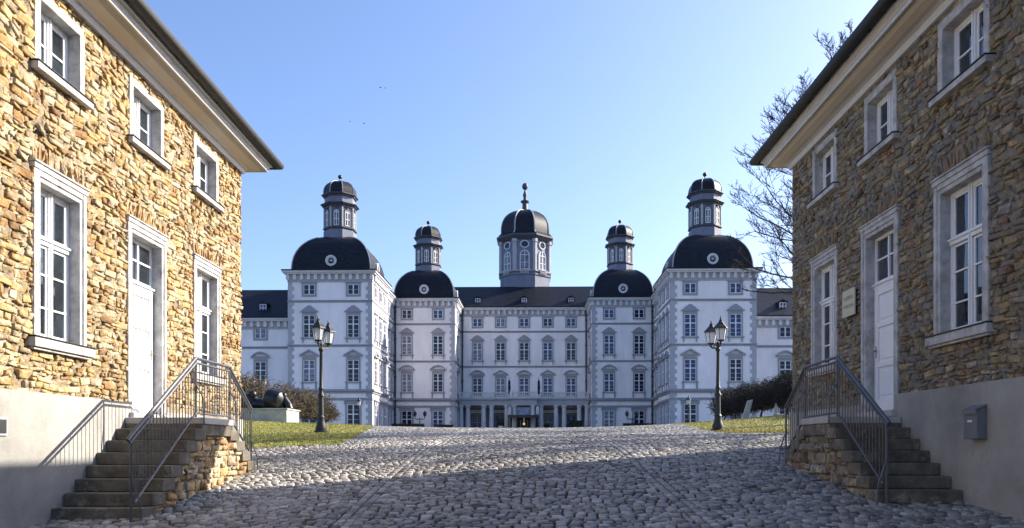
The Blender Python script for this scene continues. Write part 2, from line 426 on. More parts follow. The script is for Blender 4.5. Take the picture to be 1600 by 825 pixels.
def rubble_mesh(name, rects, soldier, backing, mp, pal, mortar, depr=(.001, .028), seed=0, amp=.018):
    A = np.array(rects+soldier); ns = len(soldier)
    u = (A[:, 0]+A[:, 1])/2; v = (A[:, 2]+A[:, 3])/2; hu = (A[:, 1]-A[:, 0])/2; hv = (A[:, 3]-A[:, 2])/2
    g = rng.uniform(.002, .011, len(A)); hu = np.maximum(hu-g, .01); hv = np.maximum(hv-g, .01)
    dep = rng.uniform(*depr, len(A)); small = (hu*hv < .0032) & (rng.random(len(A)) < .28); dep[small] = -.022
    V, F4, F3, K = stones(u, v, hu, hv, dep, .05, [(1.0, -1), (1.0, .6), (.92, 1)], .004, .14, .22, (.80, .93), .005)
    P = V.reshape(-1, 3).copy()
    def warp(P):
        a, z = P[:, 0].copy(), P[:, 1].copy()
        P[:, 1] += amp*(np.sin(a*2.3+seed)+.6*np.sin(a*5.1+z*3.7)+.4*np.sin(a*11+z*2))
        P[:, 0] += amp*.8*(np.sin(z*6.1+a*1.3)+.7*np.sin(z*13+a*2.1+seed)+.4*np.sin(z*37+a*9))
        P[:, 1] += amp*.35*np.sin(a*19+z*4+seed)+amp*.2*np.sin(a*41+z*13)
        return P
    P = warp(P)
    idx = rng.choice(len(pal), len(A), p=WT); pm = pal.mean(0); col = pm+(pal[idx]-pm)*.8; col = col*(1+rng.normal(0, .16, (len(A), 1)))
    if ns: dep[-ns:] = rng.uniform(.008, .02, ns)
    if ns: col[-ns:] = (pal.mean(0)*np.array([1.15, 1.0, .92]))*(1+rng.normal(0, .14, (ns, 1)))
    patch = .5+.5*np.sin(u*.9+seed*2+np.sin(v*1.1))*np.sin(v*1.4+u*.3)
    col = col*(.88+.24*patch[:, None]); col = np.clip(col, .01, .8)
    C = np.repeat(col, K, 0)
    bv = []; bf = []; BK = -.03
    # ragged mortar bed between the stones
    for (a0, a1, z0, z1) in backing:
        na_, nz_ = max(1, int((a1-a0)/.036)), max(1, int((z1-z0)/.036))
        if name != 'wall': na_, nz_ = max(1, na_//2), max(1, nz_//2)
        b = len(bv); ga = np.linspace(a0, a1, na_+1); gz = np.linspace(z0, z1, nz_+1)
        GA, GZ = np.meshgrid(ga, gz); dd = rng.uniform(-.014, .007, GA.shape); dd[rng.random(GA.shape) < .16] = -.04
        GA[:, 1:-1] += rng.uniform(-.01, .01, GA[:, 1:-1].shape); GZ[1:-1] += rng.uniform(-.01, .01, GZ[1:-1].shape)
        bv += list(zip(GA.ravel(), GZ.ravel(), dd.ravel()))
        for j in range(nz_):
            r0 = b+j*(na_+1); bf += [(r0+i, r0+i+1, r0+i+na_+2, r0+i+na_+1) for i in range(na_)]
    off = len(P); P = np.concatenate([P, np.array(bv)]); F4 = np.concatenate([F4, np.array(bf)+off])
    C = np.concatenate([C, np.repeat(np.array([mortar]), len(bv), 0)])
    W = mp(P[:, 0], P[:, 1], P[:, 2])
    return np_mesh(name, W, F4, F3, [M['rubbleL' if pal[:, 0].mean() > .33 else 'rubbleR']], C)

def house(side, X0, yc, plz, cfg, label, pal, mortar, seed):
    s = 1 if side == 'L' else -1
    def mp(a, z, n): return np.stack([X0+s*n, a, z], -1)
    def F(a, z, n): return (X0+s*n, a, z)
    root = empty('stone_gatehouse', (X0-s*4.5, 7, -1.0), label, 'house')
    y0 = -2.0
    # openings: surround outer rects (a0,a1,z0,z1)
    holes = [c['r'] for c in cfg]
    hs = [(a0+.03, a1-.03, z0+.02, z1-.03) for a0, a1, z0, z1 in holes]
    soldier = []; shole = []
    for c in cfg:
        if c['t'] != 'upper':
            a0, a1, z0, z1 = c['r']; sh = (a0-.02, a1+.02, z1-.03, z1+.27); shole.append(sh)
            a = sh[0]
            while a < sh[1]-.02:
                wd = random.uniform(.035, .06); soldier.append((a, min(a+wd, sh[1]), sh[2], sh[3]+random.uniform(-.09, .0))); a += wd
    yfar = yc-.02
    rects = rubble_rects(y0, yfar, plz, 6.02, hs+shole)
    # backing grid
    As = sorted({y0, yc}|{h[0]+.06 for h in holes}|{h[1]-.06 for h in holes}); Zs = sorted({plz-.1, 6.1}|{h[2]+.04 for h in holes}|{h[3]-.06 for h in holes})
    back = []
    for i in range(len(As)-1):
        for j in range(len(Zs)-1):
            ca, cz = (As[i]+As[i+1])/2, (Zs[j]+Zs[j+1])/2
            if not any(h[0]+.05 < ca < h[1]-.05 and h[2]+.03 < cz < h[3]-.05 for h in holes): back.append((As[i], As[i+1], Zs[j], Zs[j+1]))
    rel(rubble_mesh('wall', rects, soldier, back, mp, pal, mortar, seed=seed), root)
    # far end wall with the same masonry
    rr = rubble_rects(-9, -.02, -1.2, 6.02, [], .1, .2, .25, .5)
    rel(rubble_mesh('end_wall', rr, [], [(-9, 0, -2.5, 6.1)], (lambda a, z, n: np.stack([X0+s*a, yc+n, z], -1)), pal, mortar, seed=seed+3), root)
    b = MB(); b.q([F(y0, -5, 0), F(y0, 6.1, 0), F(y0, 6.1, -9), F(y0, -5, -9)], [(0, 1, 2, 3)])
    b.q([F(y0, -5, -9), F(yc, -5, -9), F(yc, 6.1, -9), F(y0, 6.1, -9)], [(0, 1, 2, 3)])
    b.q([F(y0, -5, -.45), F(yc-.3, -5, -.45), F(yc-.3, 6.1, -.45), F(y0, 6.1, -.45)], [(0, 1, 2, 3)])
    rel(b.build('rear_wall', M['cementplaster']), root)
    # plinth, wedge of render
    p = MB(); dr = [c for c in cfg if c['t'] == 'door'][0]['r']
    for a0, a1, zt in ((y0, dr[0]+.06, plz), (dr[1]-.06, yc+.04, plz-.1)):
        p.q([F(a0, -4, .045), F(a1, -4, .045), F(a1, zt, .045), F(a0, zt, .045), F(a0, -4, -.3), F(a1, -4, -.3), F(a1, zt+.03, -.3), F(a0, zt+.03, -.3)],
            [(0,1,2,3),(4,7,6,5),(3,2,6,7),(0,3,7,4),(1,5,6,2)])
    p.q([F(dr[0], -4, .03), F(dr[1], -4, .03), F(dr[1], dr[2], .03), F(dr[0], dr[2], .03)], [(0,1,2,3)])
    rel(p.build('plinth', M['cementplaster']), root)
    # eave: mitred sweep round the rectangle
    xa, xb = (X0, X0-s*9); x_lo, x_hi = min(xa, xb), max(xa, xb)
    def sweep(prof):
        m = MB(); n = len(prof); vs = []
        for cx, cy, sx, sy in ((x_lo, y0, -1, -1), (x_hi, y0, 1, -1), (x_hi, yc, 1, 1), (x_lo, yc, -1, 1)):
            for nn, z in prof: vs.append((cx+sx*nn, cy+sy*nn, z))
        fs = []
        for k in range(4):
            k2 = (k+1) % 4
            for i in range(n-1): fs.append((k*n+i, k2*n+i, k2*n+i+1, k*n+i+1))
        return m.q(vs, fs)
    rel(sweep([(-.1, 5.93), (.05, 5.93), (.07, 5.98), (.07, 6.03), (.13, 6.04)]).build('eave_moulding', M['eavewhite']), root)
    rel(sweep([(.13, 6.04), (.20, 6.045), (.31, 6.08), (.38, 6.14), (.42, 6.15)]).build('soffit', M['cream']), root)
    rel(sweep([(.42, 6.15), (.42, 6.11), (.45, 6.11), (.45, 6.16), (.47, 6.17), (.47, 6.22), (.50, 6.24), (.52, 6.24), (.52, 6.32), (.3, 6.34)]).build('fascia', M['eavewhite']), root)
    g = [(.525, 6.33)]+[(.62+.095*math.cos(t), 6.33+.095*math.sin(t)) for t in np.linspace(math.pi, 2*math.pi, 8)]+[(.715, 6.36)]
    gm = sweep(g)
    for k in range(22):
        a = y0+.8*k
        if a < yc+.5:
            for q in range(6):
                t0, t1 = math.pi*(1+q/6), math.pi*(1+(q+1)/6)
                gm.tube(F(a, 6.32+.08*math.sin(t0), .60+.08*math.cos(t0)), F(a, 6.32+.08*math.sin(t1), .60+.08*math.cos(t1)), .008, n=4)
    rel(gm.build('gutter', M['gutter'], None, True), root)
    # hip roof
    e = .63; ze = 6.37; half = 4.5+e; pitch = math.tan(R(27)); zr = ze+half*pitch; xc = (x_lo+x_hi)/2
    r = MB()
    A = (x_lo-e, y0-e, ze); B = (x_hi+e, y0-e, ze); C = (x_hi+e, yc+e, ze); D = (x_lo-e, yc+e, ze)
    E = (xc, y0-e+half, zr); G = (xc, yc+e-half, zr)
    r.q([A, B, C, D, E, G], [(0, 1, 4), (1, 2, 5, 4), (2, 3, 5), (3, 0, 4, 5)])
    A, B, C, D = [(x, y, z-.05) for x, y, z in (A, B, C, D)]
    At, Bt, Ct, Dt = (x_lo-e, y0-e, ze), (x_hi+e, y0-e, ze), (x_hi+e, yc+e, ze), (x_lo-e, yc+e, ze)
    r.q([A, B, C, D, At, Bt, Ct, Dt], [(0, 1, 5, 4), (1, 2, 6, 5), (2, 3, 7, 6), (3, 0, 4, 7), (3, 2, 1, 0)])
    rel(r.build('roof', M['slate']), root)
    # slate edge courses so the verge is not a ruled line
    sc = MB(); a = y0-e
    while a < yc+e-.05:
        w_ = .2; sc.q([F(a+.008, ze-.01+random.uniform(-.006, .006), e+.03), F(a+w_-.008, ze-.01, e+.03), F(a+w_-.008, ze+.17, e-.3), F(a+.008, ze+.17, e-.3),
                       F(a+.008, ze+.012, e+.03), F(a+w_-.008, ze+.012, e+.03), F(a+w_-.008, ze+.19, e-.3), F(a+.008, ze+.19, e-.3)], [(0,1,2,3),(4,7,6,5),(0,4,5,1),(1,5,6,2),(3,2,6,7),(0,3,7,4)]); a += w_
    rel(sc.build('slate_course', M['slate']), root)
    def bx(m, a0, a1, z0, z1, n0, n1): m.box(X0+s*n0, X0+s*n1, a0, a1, z0, z1)
    for c in cfg:
        a0, a1, z0, z1 = c['r']; t = c['t']
        wband = .12 if t == 'upper' else .15
        hb = .13 if t == 'upper' else .24
        o0, o1, ot = a0+wband, a1-wband, z1-hb
        sillh = .095 if t == 'upper' else .13
        ob = z0+sillh if t != 'door' else z0
        sur = MB(); n1 = .022
        zb = ob if t != 'door' else z0
        if t == 'upper':
            bx(sur, a0, o0, zb, z1, -.24, n1); bx(sur, o1, a1, zb, z1, -.24, n1); bx(sur, o0, o1, ot, z1, -.24, n1)
        else:
            for (u0, u1, ww) in ((a0, o0, 1), (o1, a1, -1)):
                m_ = u0+(.10 if ww == 1 else .07)
                if ww == 1: bx(sur, u0, m_, zb, z1-.1, -.1, n1+.014); bx(sur, m_, u1, zb, ot+.07, -.26, n1); bx(sur, m_-.012, m_+.012, zb, z1-.1, -.05, n1+.02)
                else: bx(sur, m_, u1, zb, z1-.1, -.1, n1+.014); bx(sur, u0, m_, zb, ot+.07, -.26, n1); bx(sur, m_-.012, m_+.012, zb, z1-.1, -.05, n1+.02)
            bx(sur, a0+.1, a1-.1, ot+.07, z1-.1, -.1, n1+.015); bx(sur, o0, o1, ot, ot+.07, -.26, n1)
            bx(sur, a0+.1, a1-.1, ot+.06, ot+.085, -.02, n1+.022)
            bx(sur, a0-.015, a1+.015, z1-.1, z1-.03, -.1, n1+.03); bx(sur, a0-.03, a1+.03, z1-.03, z1, -.1, n1+.05)
        if t != 'door':
            win = MB(); nn = -.145 if t == 'upper' else -.125; f = .055
            bx(win, o0, o0+f, ob, ot, nn-.05, nn); bx(win, o1-f, o1, ob, ot, nn-.05, nn); bx(win, o0, o1, ot-f, ot, nn-.051, nn-.001); bx(win, o0, o1, ob, ob+f, nn-.051, nn+.01)
            mid = (o0+o1)/2; bx(win, mid-.045, mid+.045, ob, ot, nn-.052, nn+.012); bx(win, mid-.014, mid+.014, ob, ot, nn-.02, nn+.03)
            hgt = ot-ob
            if t == 'ground':
                tz = ob+hgt*.655; bx(win, o0, o1, tz-.045, tz+.045, nn-.053, nn+.02); bx(win, o0, o1, tz+.01, tz+.04, nn, nn+.045)
                bars = [ob+(tz-ob)*k/3 for k in (1, 2)]
                tops = [(ob, tz), (tz, ot)]
            else: bars = [ob+hgt*.5]; tops = [(ob, ot)]
            for zz in bars: bx(win, o0, o1, zz-.013, zz+.013, nn-.04, nn-.006)
            for (q0, q1) in ((o0+f, mid-.045), (mid+.045, o1-f)):
                for (k0, k1) in tops:
                    g_ = .035; lo, hi = k0+(.055 if k0 == ob else .045), k1-.05
                    bx(win, q0, q0+g_, lo, hi, nn-.045, nn-.012); bx(win, q1-g_, q1, lo, hi, nn-.045, nn-.012)
                    bx(win, q0+g_, q1-g_, lo, lo+g_, nn-.045, nn-.012); bx(win, q0+g_, q1-g_, hi-g_, hi, nn-.045, nn-.012)
            wo = rel(win.build('window', M['white'], None, False, .004), root)
            gl = MB(); gl.q([F(o0, ob, nn-.03), F(o1, ob, nn-.03), F(o1, ot, nn-.03), F(o0, ot, nn-.03)], [(0, 1, 2, 3)] if s == 1 else [(3, 2, 1, 0)])
            g2 = gl.build('pane', M['glass']); g2.parent = wo
            so_ = sur.build('surround', M['limestone'], None, False, .012); so_.parent = wo
            si = MB(); e_ = .07 if t == 'upper' else .09
            si.cur = 0; bx(si, a0-e_, a1+e_, z0, z0+sillh-.012, -.2, .105)
            if t == 'ground': bx(si, a0-e_+.03, a1+e_-.03, z0-.035, z0, -.02, .07)
            si.cur = 1; bx(si, a0-e_-.012, a1+e_+.012, z0+sillh-.012, z0+sillh+.006, -.2, .122)
            s3 = si.build('sill', [M['limestone'], M['gutter']], None, False, .006); s3.parent = wo
        else:
            nn = -.14; dt = c['leaf']
            d = MB(); bx(d, o0, o0+.05, z0, dt, nn-.05, nn+.01); bx(d, o1-.05, o1, z0, dt, nn-.05, nn+.01)
            l0, l1 = o0+.05, o1-.05; bx(d, l0, l1, z0+.02, dt, nn-.05, nn)
            hh = dt-z0; st = .11
            zz = [z0+.02, z0+.22, z0+hh*.36, z0+hh*.40, z0+hh*.68, z0+hh*.72, dt-.12, dt]
            bx(d, l0, l0+st, z0+.02, dt, nn-.01, nn+.03); bx(d, l1-st, l1, z0+.02, dt, nn-.01, nn+.03)
            for k in (0, 2, 4, 6): bx(d, l0+st, l1-st, zz[k], zz[k+1], nn-.01, nn+.0295)
            for k in (1, 3, 5): bx(d, l0+st+.05, l1-st-.05, zz[k]+.05, zz[k+1]-.05, nn-.01, nn+.012)
            bx(d, l0, l1, z0+.02, z0+.12, nn, nn+.035)
            do = rel(d.build('door', M['white'], None, False, .006), root)
            tw = MB(); bx(tw, o0, o1, dt, dt+.07, nn-.05, nn+.03); bx(tw, o0-.005, o1+.005, dt+.045, dt+.075, nn, nn+.06)
            bx(tw, o0, o0+.055, dt+.07, ot, nn-.05, nn); bx(tw, o1-.055, o1, dt+.07, ot, nn-.05, nn); bx(tw, o0, o1, ot-.055, ot, nn-.051, nn-.001); bx(tw, o0, o1, dt+.07, dt+.125, nn-.051, nn-.001)
            mid = (o0+o1)/2; bx(tw, mid-.02, mid+.02, dt+.1, ot, nn-.04, nn+.005); zc = (dt+.1+ot)/2; bx(tw, o0, o1, zc-.015, zc+.015, nn-.04, nn-.003)
            t2 = tw.build('transom_window', M['white'], None, False, .004); t2.parent = do
            gl = MB(); gl.q([F(o0, dt, nn-.03), F(o1, dt, nn-.03), F(o1, ot, nn-.03), F(o0, ot, nn-.03)], [(0, 1, 2, 3)] if s == 1 else [(3, 2, 1, 0)])
            g2 = gl.build('pane', M['glass']); g2.parent = do
            so_ = sur.build('surround', M['limestone'], None, False, .012); so_.parent = do
            hm = MB(); ha = l1-.055 ; hz = z0+1.02
            bx(hm, ha-.02, ha+.02, hz-.12, hz+.08, nn+.02, nn+.03); hm.tube(F(ha, hz, nn+.03), F(ha, hz, nn+.075), .009); hm.tube(F(ha, hz, nn+.07), F(ha-.11, hz, nn+.07), .009)
            h2 = hm.build('handle', M['brass']); h2.parent = do
            th = MB(); bx(th, a0, a1, z0-.1, z0, -.3, .12); t3 = th.build('threshold', M['slab'], None, False, .01); t3.parent = do
    return root, F, mp

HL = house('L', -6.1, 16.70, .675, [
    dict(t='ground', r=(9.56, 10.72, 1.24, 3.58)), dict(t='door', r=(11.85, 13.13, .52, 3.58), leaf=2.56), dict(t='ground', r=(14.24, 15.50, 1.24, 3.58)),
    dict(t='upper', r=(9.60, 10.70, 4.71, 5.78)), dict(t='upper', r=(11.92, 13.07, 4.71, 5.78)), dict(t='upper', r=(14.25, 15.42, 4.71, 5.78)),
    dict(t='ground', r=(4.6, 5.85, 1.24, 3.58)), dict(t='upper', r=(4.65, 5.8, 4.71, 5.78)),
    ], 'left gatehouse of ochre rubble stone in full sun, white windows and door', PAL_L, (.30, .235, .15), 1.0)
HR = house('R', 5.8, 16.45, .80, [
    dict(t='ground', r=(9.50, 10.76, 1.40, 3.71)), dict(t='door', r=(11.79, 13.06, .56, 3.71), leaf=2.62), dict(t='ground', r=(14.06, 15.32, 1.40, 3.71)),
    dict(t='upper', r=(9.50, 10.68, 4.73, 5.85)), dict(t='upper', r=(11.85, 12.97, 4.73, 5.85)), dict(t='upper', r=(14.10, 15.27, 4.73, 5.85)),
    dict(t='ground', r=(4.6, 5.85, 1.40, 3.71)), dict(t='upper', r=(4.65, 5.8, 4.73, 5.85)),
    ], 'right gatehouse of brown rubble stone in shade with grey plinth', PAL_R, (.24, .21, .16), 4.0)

# ---------------------------------------------------------------- stairs with railings
def stairs(side, X0, w, a_n, tread, z_first, riser, nn_, a_l1, n_far, tr_far, rail, label, pal, mortar, tag_):
    s = 1 if side == 'L' else -1
    def mp(a, z, n): return np.stack([X0+s*n, a, z], -1)
    def F(a, z, n): return (X0+s*n, a, z)
    root = empty('entrance_stairs', (X0+s*w/2, (a_n+a_l1)/2, Hf(X0+s*w/2, a_l1)), label, 'stairs')
    a_l0 = a_n+tread*nn_; zl = z_first+riser*nn_
    holes = []
    wall_in = .05
    def bx(m, a0, a1, z0, z1, n0, n1): m.box(X0+s*n0, X0+s*n1, a0, a1, z0, z1)
    for i in range(nn_):
        a0 = a_n+tread*i; zt = z_first+riser*i; st = MB(); j = random.uniform(-.012, .012)
        bx(st, a0, a0+tread+.12, zt-riser+.004, zt, wall_in, w+.015+j)
        rel(st.build('step', M['concrete_step'], None, False, .014), root)
        holes.append((a0, a0+tread+.12, zt-riser, 9)); 
    last = None
    for i in range(n_far):
        zt = zl-riser*(i+1); a0 = a_l1+tr_far*i; st = MB()
        bx(st, a0-.12, a0+tr_far, zt-riser+.004, zt, wall_in, w+.015+random.uniform(-.012, .012))
        rel(st.build('step', M['concrete_step'], None, False, .014), root)
        holes.append((a0-.12, a0+tr_far, zt-riser, 9))
    a_end = a_l1+tr_far*n_far
    hi = (a_end, a_end+9, -9, 9); holes.append(hi)
    la = MB(); bx(la, a_l0, a_l1, zl-.10, zl, wall_in, w+.03); rel(la.build('landing', M['slab'], None, False, .014), root)
    lb = MB(); bx(lb, a_l0+.003, a_l1-.003, zl-.28, zl-.1, wall_in, w+.005); rel(lb.build('landing_course', M['concrete_step'], None, False, .014), root)
    holes.append((a_l0, a_l1, zl-.28, 9))
    rects = rubble_rects(a_n+.1, a_end, Hf(X0+s*w, a_n)-.15, zl-.1, holes, .09, .2, .14, .36)
    rects = [r for r in rects if r[3] > Hf(X0+s*w, (r[0]+r[1])/2)-.08]
    zb = -2
    back = [(a_n+.1+tread*i, a_n+.1+tread*(i+1), zb, z_first+riser*i-riser+.05) for i in range(nn_)]
    back += [(a_l0, a_l1, zb, zl-.1)]+[(a_l1+tr_far*i, a_l1+tr_far*(i+1)-.02, zb, zl-riser*(i+2)+.05) for i in range(n_far)]
    rel(rubble_mesh('side_wall', rects, [], back, (lambda a, z, n: mp(a, z, n+w-.045)), pal, mortar, (.01, .04), 2.2, .006), root)
    fl = MB()
    for i in range(nn_): bx(fl, a_n+tread*i+.13, a_n+tread*(i+1)+.13, zb, z_first+riser*i-riser+.02, wall_in, w-.05)
    bx(fl, a_l0+.12, a_l1-.02, zb, zl-.2, wall_in+.01, w-.055)
    for i in range(n_far): bx(fl, a_l1+tr_far*i-.13, a_l1+tr_far*(i+1)-.14, zb, zl-riser*(i+2)+.02, wall_in, w-.05)
    rel(fl.build('core', M['concrete_step']), root)
    # railing
    (na, nz), (c1, cz1), (c2, cz2), (fa, fz) = rail
    n = w-.05; pts = [(na, nz), (c1, cz1), (c2, cz2), (fa, fz)]
    def zt(a): return float(np.interp(a, [p[0] for p in pts], [p[1] for p in pts]))
    rm = MB(); P3 = [F(a, z-.06, n) for a, z in pts]
    for a, b in zip(P3[:-1], P3[1:]): rm.tube(a, b, .018, .018, 6)
    low = [(na+.12, nz-.06-.76), (c1, cz1-.06-.76), (c2, cz2-.06-.76), (fa-.10, fz-.06-.70)]
    def zlw(a): return float(np.interp(a, [p[0] for p in low], [p[1] for p in low]))
    L3 = [F(a, z, n) for a, z in low]
    for a, b in zip(L3[:-1], L3[1:]): rm.tube(a, b, .017, .017, 6)
    ro = rel(rm.build('railing', M['iron'], None, True), root)
    hr = MB(); P4 = [F(na-.05, nz-.03, n)]+[F(a, z+.012, n) for a, z in pts]
    for a, b in zip(P4[:-1], P4[1:]): hr.tube(a, b, .025, .025, 8)
    for k in np.linspace(na+.1, fa-.1, 9): hr.tube(F(k, zt(k)-.06, n), F(k, zt(k)+.01, n), .008, n=4)
    h = hr.build('handrail', M['iron'], None, True); h.parent = ro
    def gr(a): return Hf(X0+s*n, a)
    for a, foot in ((na+.03, None), (c1, zl), (c2, zl), (fa-.02, None)):
        pm = MB(); zf = foot if foot is not None else gr(a)-.05
        pm.tube(F(a, zf, n), F(a, zt(a)-.02, n), .017, .017, 6)
        # curved diagonal brace
        sg = 1 if foot is None else 1
        b0 = F(a, zf+.62 if foot is None else zf+.5, n); b1 = F(a+(.0), zf+.3, n+.11); b2 = F(a, max(zf-.12, zf-.12), n+.13)
        pm.tube(b0, b1, .011, .011, 6); pm.tube(b1, b2, .011, .011, 6)
        pp = pm.build('post', M['iron'], None, True); pp.parent = ro
    a = na+.13; proto = None
    while a < fa-.08:
        bm_ = MB(); bm_.tube(F(a, zlw(a), n), F(a, zt(a)-.06, n), .0075, .0075, 5)
        bo = bm_.build('baluster', M['iron'], None, True); bo.parent = ro
        a += .098
    return root
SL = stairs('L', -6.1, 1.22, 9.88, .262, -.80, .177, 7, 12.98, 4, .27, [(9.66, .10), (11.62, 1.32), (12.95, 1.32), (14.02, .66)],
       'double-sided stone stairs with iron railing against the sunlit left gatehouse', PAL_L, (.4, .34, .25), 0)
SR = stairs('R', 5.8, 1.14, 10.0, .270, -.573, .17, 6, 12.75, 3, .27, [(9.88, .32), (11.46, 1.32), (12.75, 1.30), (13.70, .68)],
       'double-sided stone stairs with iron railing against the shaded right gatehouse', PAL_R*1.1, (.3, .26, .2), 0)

# wall-mounted things
mb = empty('letterbox', (5.75, 9.64, .1), 'grey metal letterbox on the plinth of the right gatehouse', 'letterbox')
def FR(a, z, n): return (5.8-n, a, z)
b = MB(); pts = [(.05, .09), (.05, .50), (.17, .44), (.17, .09)]
b.q([FR(9.50, z, n) for n, z in pts]+[FR(9.79, z, n) for n, z in pts], [(0,1,2,3),(7,6,5,4),(0,4,5,1),(1,5,6,2),(2,6,7,3),(3,7,4,0)])
rel(b.build('body', M['mailbox'], None, False, .006), mb)
b = MB(); pts = [(.05, .505), (.05, .52), (.19, .455), (.19, .40), (.178, .40), (.178, .445)]
b.q([FR(9.49, z, n) for n, z in pts]+[FR(9.80, z, n) for n, z in pts], [(0,1,2,3,4,5),(11,10,9,8,7,6)]+[(i,6+i,6+(i+1)%6,(i+1)%6) for i in range(6)])
rel(b.build('lid', M['mailbox']), mb)
b = MB(); b.box(5.8-.177, 5.8-.171, 9.60, 9.69, .30, .325); rel(b.build('name_label', M['white']), mb)
pl = empty('wall_plaque', (5.74, 13.44, 2.28), 'cream engraved plaque beside the door of the right gatehouse', 'plaque')
b = MB(); b.box(5.8-.085, 5.8-.06, 13.19, 13.69, 2.27, 2.74); rel(b.build('plate', M['plaque'], None, False, .004), pl)
def text(txt, loc, size, parent, m, rot, ext=.001, name='lettering'):
    cu = bpy.data.curves.new('t', 'FONT'); cu.body = txt; cu.size = size; cu.extrude = ext; cu.align_x = 'CENTER'
    t = bpy.data.objects.new('t', cu); COL.objects.link(t); bpy.context.view_layer.update()
    me = bpy.data.meshes.new_from_object(t); bpy.data.objects.remove(t)
    o = bpy.data.objects.new(name, me); COL.objects.link(o); me.materials.clear(); me.materials.append(m)
    o.location = loc; o.rotation_euler = rot; return rel(o, parent)
text('PUPPEN', (5.8-.0865, 13.44, 2.55), .105, pl, M['ink'], (R(90), 0, R(-90)))
text('PAVILLON', (5.8-.0865, 13.44, 2.42), .085, pl, M['ink'], (R(90), 0, R(-90)))
vb = empty('wall_hatch', (-6.05, 8.95, .1), 'small grey hatch low on the left gatehouse plinth', 'hatch')
b = MB(); b.box(-6.05, -6.035, 8.7, 9.02, .12, .34); rel(b.build('frame', M['lead'], None, False, .004), vb)
b = MB(); b.box(-6.04, -6.028, 8.73, 8.99, .15, .31); rel(b.build('grille', M['darkmetal']), vb)

# ---------------------------------------------------------------- palace
PX, PYY, PZ0 = .36, 107.5, 1.05
pal = empty('baroque_palace', (PX, PYY, PZ0), 'white baroque palace with domed corner turrets and slate roofs across the forecourt', 'palace', rz=R(-1.1))
def pb(m, name, mt, parent=None, smooth=False, bevel=0):
    m.v = [(x, y, z-PZ0) for x, y, z in m.v]
    return m.build(name, mt, parent or pal, smooth, bevel)
EA = 19.35
L1, L2, L3 = 16.0, 11.1, 6.05
def block(x0, x1, y0, y1, top=EA, quoins=(), strings=(L1, L2), corn=True, name='wall'):
    b = MB(); b.box(x0, x1, y0, y1, 0, top-.4); pb(b, name, M['plaster'])
    # string courses (front and both sides), proud rings
    s_ = MB()
    for z in strings:
        s_.box(x0-.06, x1+.06, y0-.06, y1, z-.13, z+.13)
        s_.box(x0-.12, x1+.12, y0-.12, y1, z+.05, z+.12)
    s_.box(x0-.30, x1+.30, y0-.30, y1, L3+.0, L3+.22); s_.box(x0-.16, x1+.16, y0-.16, y1, L3-.2, L3); s_.box(x0-.07, x1+.07, y0-.07, y1, L3-1.0, L3-.72)
    pb(s_, 'string_course', M['surr'])  # darker stone colour stands in for the thin shadow lines
    if corn:
        c = MB(); c.box(x0-.08, x1+.08, y0-.08, y1, top-1.22, top-.36); pb(c, 'frieze', M['trim'])
        c = MB(); c.box(x0-.55, x1+.55, y0-.55, y1, top-.2, top-.02); c.box(x0-.40, x1+.40, y0-.40, y1, top-.36, top-.2)
        pb(c, 'cornice', M['trim_light'])
        c = MB(); n = max(2, round((x1-x0)/.78))
        for i in range(n+1):
            x = x0+(x1-x0)*i/n; c.ext([(x-.12, top-.37), (x-.2, top-.85), (x-.12, top-.98), (x+.12, top-.98), (x+.2, top-.85), (x+.12, top-.37)], y0-.30, y0)
        n = max(2, round((y1-y0)/.78))
        for i in range(1, n):
            y = y0+(y1-y0)*i/n
            for xx, sg in ((x0, -1), (x1, 1)): c.box(xx, xx+sg*.30, y-.17, y+.17, top-.98, top-.37)
        pb(c, 'bracket_row', M['trim_light'])
        c = MB(); c.box(x0-.62, x1+.62, y0-.62, y1, top-.02, top+.10); pb(c, 'roof_edge', M['slate'])
def quoin(x, y, sx, z0=0, z1=EA-1.2, sy=1):
    """toothed strip on the corner (x,y), going into sx on the front and back on the side"""
    q = MB(); z = z0; k = 0; hgt = .42
    q.box(x-sx*.035, x+sx*.44, y-.035, y+.44, z0, z1)
    while z < z1-.3:
        wd = .66
        if k % 2: q.box(x-sx*.045, x+sx*wd, y-.045, y+wd, z, min(z+hgt, z1))
        z += hgt; k += 1
    pb(q, 'quoin', M['trim'])
for sx in (-1, 1):
    a, b_ = sorted((sx*16.45, sx*25.75)); block(a, b_, -23, -14.3)
    quoin(sx*16.45, -23, sx); quoin(sx*25.75, -23, -sx)
    a, b_ = sorted((sx*9.0, sx*17.2)); block(a, b_, -6.9, 6)
    quoin(sx*9.0, -6.9, sx)
    a, b_ = sorted((sx*17.05, sx*25.6)); block(a, b_, -14.3, -6.0)
    a, b_ = sorted((sx*25.75, sx*48)); block(a, b_, -21.4, -12, 14.4, strings=(L2,))
block(-9.0, 9.0, 0, 10)
# roofs
def prism_x(x0, x1, y0, ym, y1, z0, z1, name='roof'):
    b = MB(); b.q([(x0,y0,z0),(x1,y0,z0),(x1,y1,z0),(x0,y1,z0),(x0,ym,z1),(x1,ym,z1)], [(0,1,5,4),(2,3,4,5),(0,4,3),(1,2,5),(3,2,1,0)])
    return pb(b, name, M['slate'])
prism_x(-19, 19, -.6, 5, 10.6, EA+.1, 23.35)
for sx in (-1, 1):
    a, b_ = sorted((sx*25.75, sx*48)); prism_x(a, b_, -22, -16.6, -11.4, 14.5, 18.6)
    b = MB(); a, b_ = sorted((sx*17.0, sx*26.0)); b.q([(a,-15,EA+.1),(b_,-15,EA+.1),(b_,-5,EA+.1),(a,-5,EA+.1),((a+b_)/2,-12,21.6),((a+b_)/2,-8,21.6)], [(0,1,4),(1,2,5,4),(2,3,5),(3,0,4,5)]); pb(b, 'roof', M['slate'])
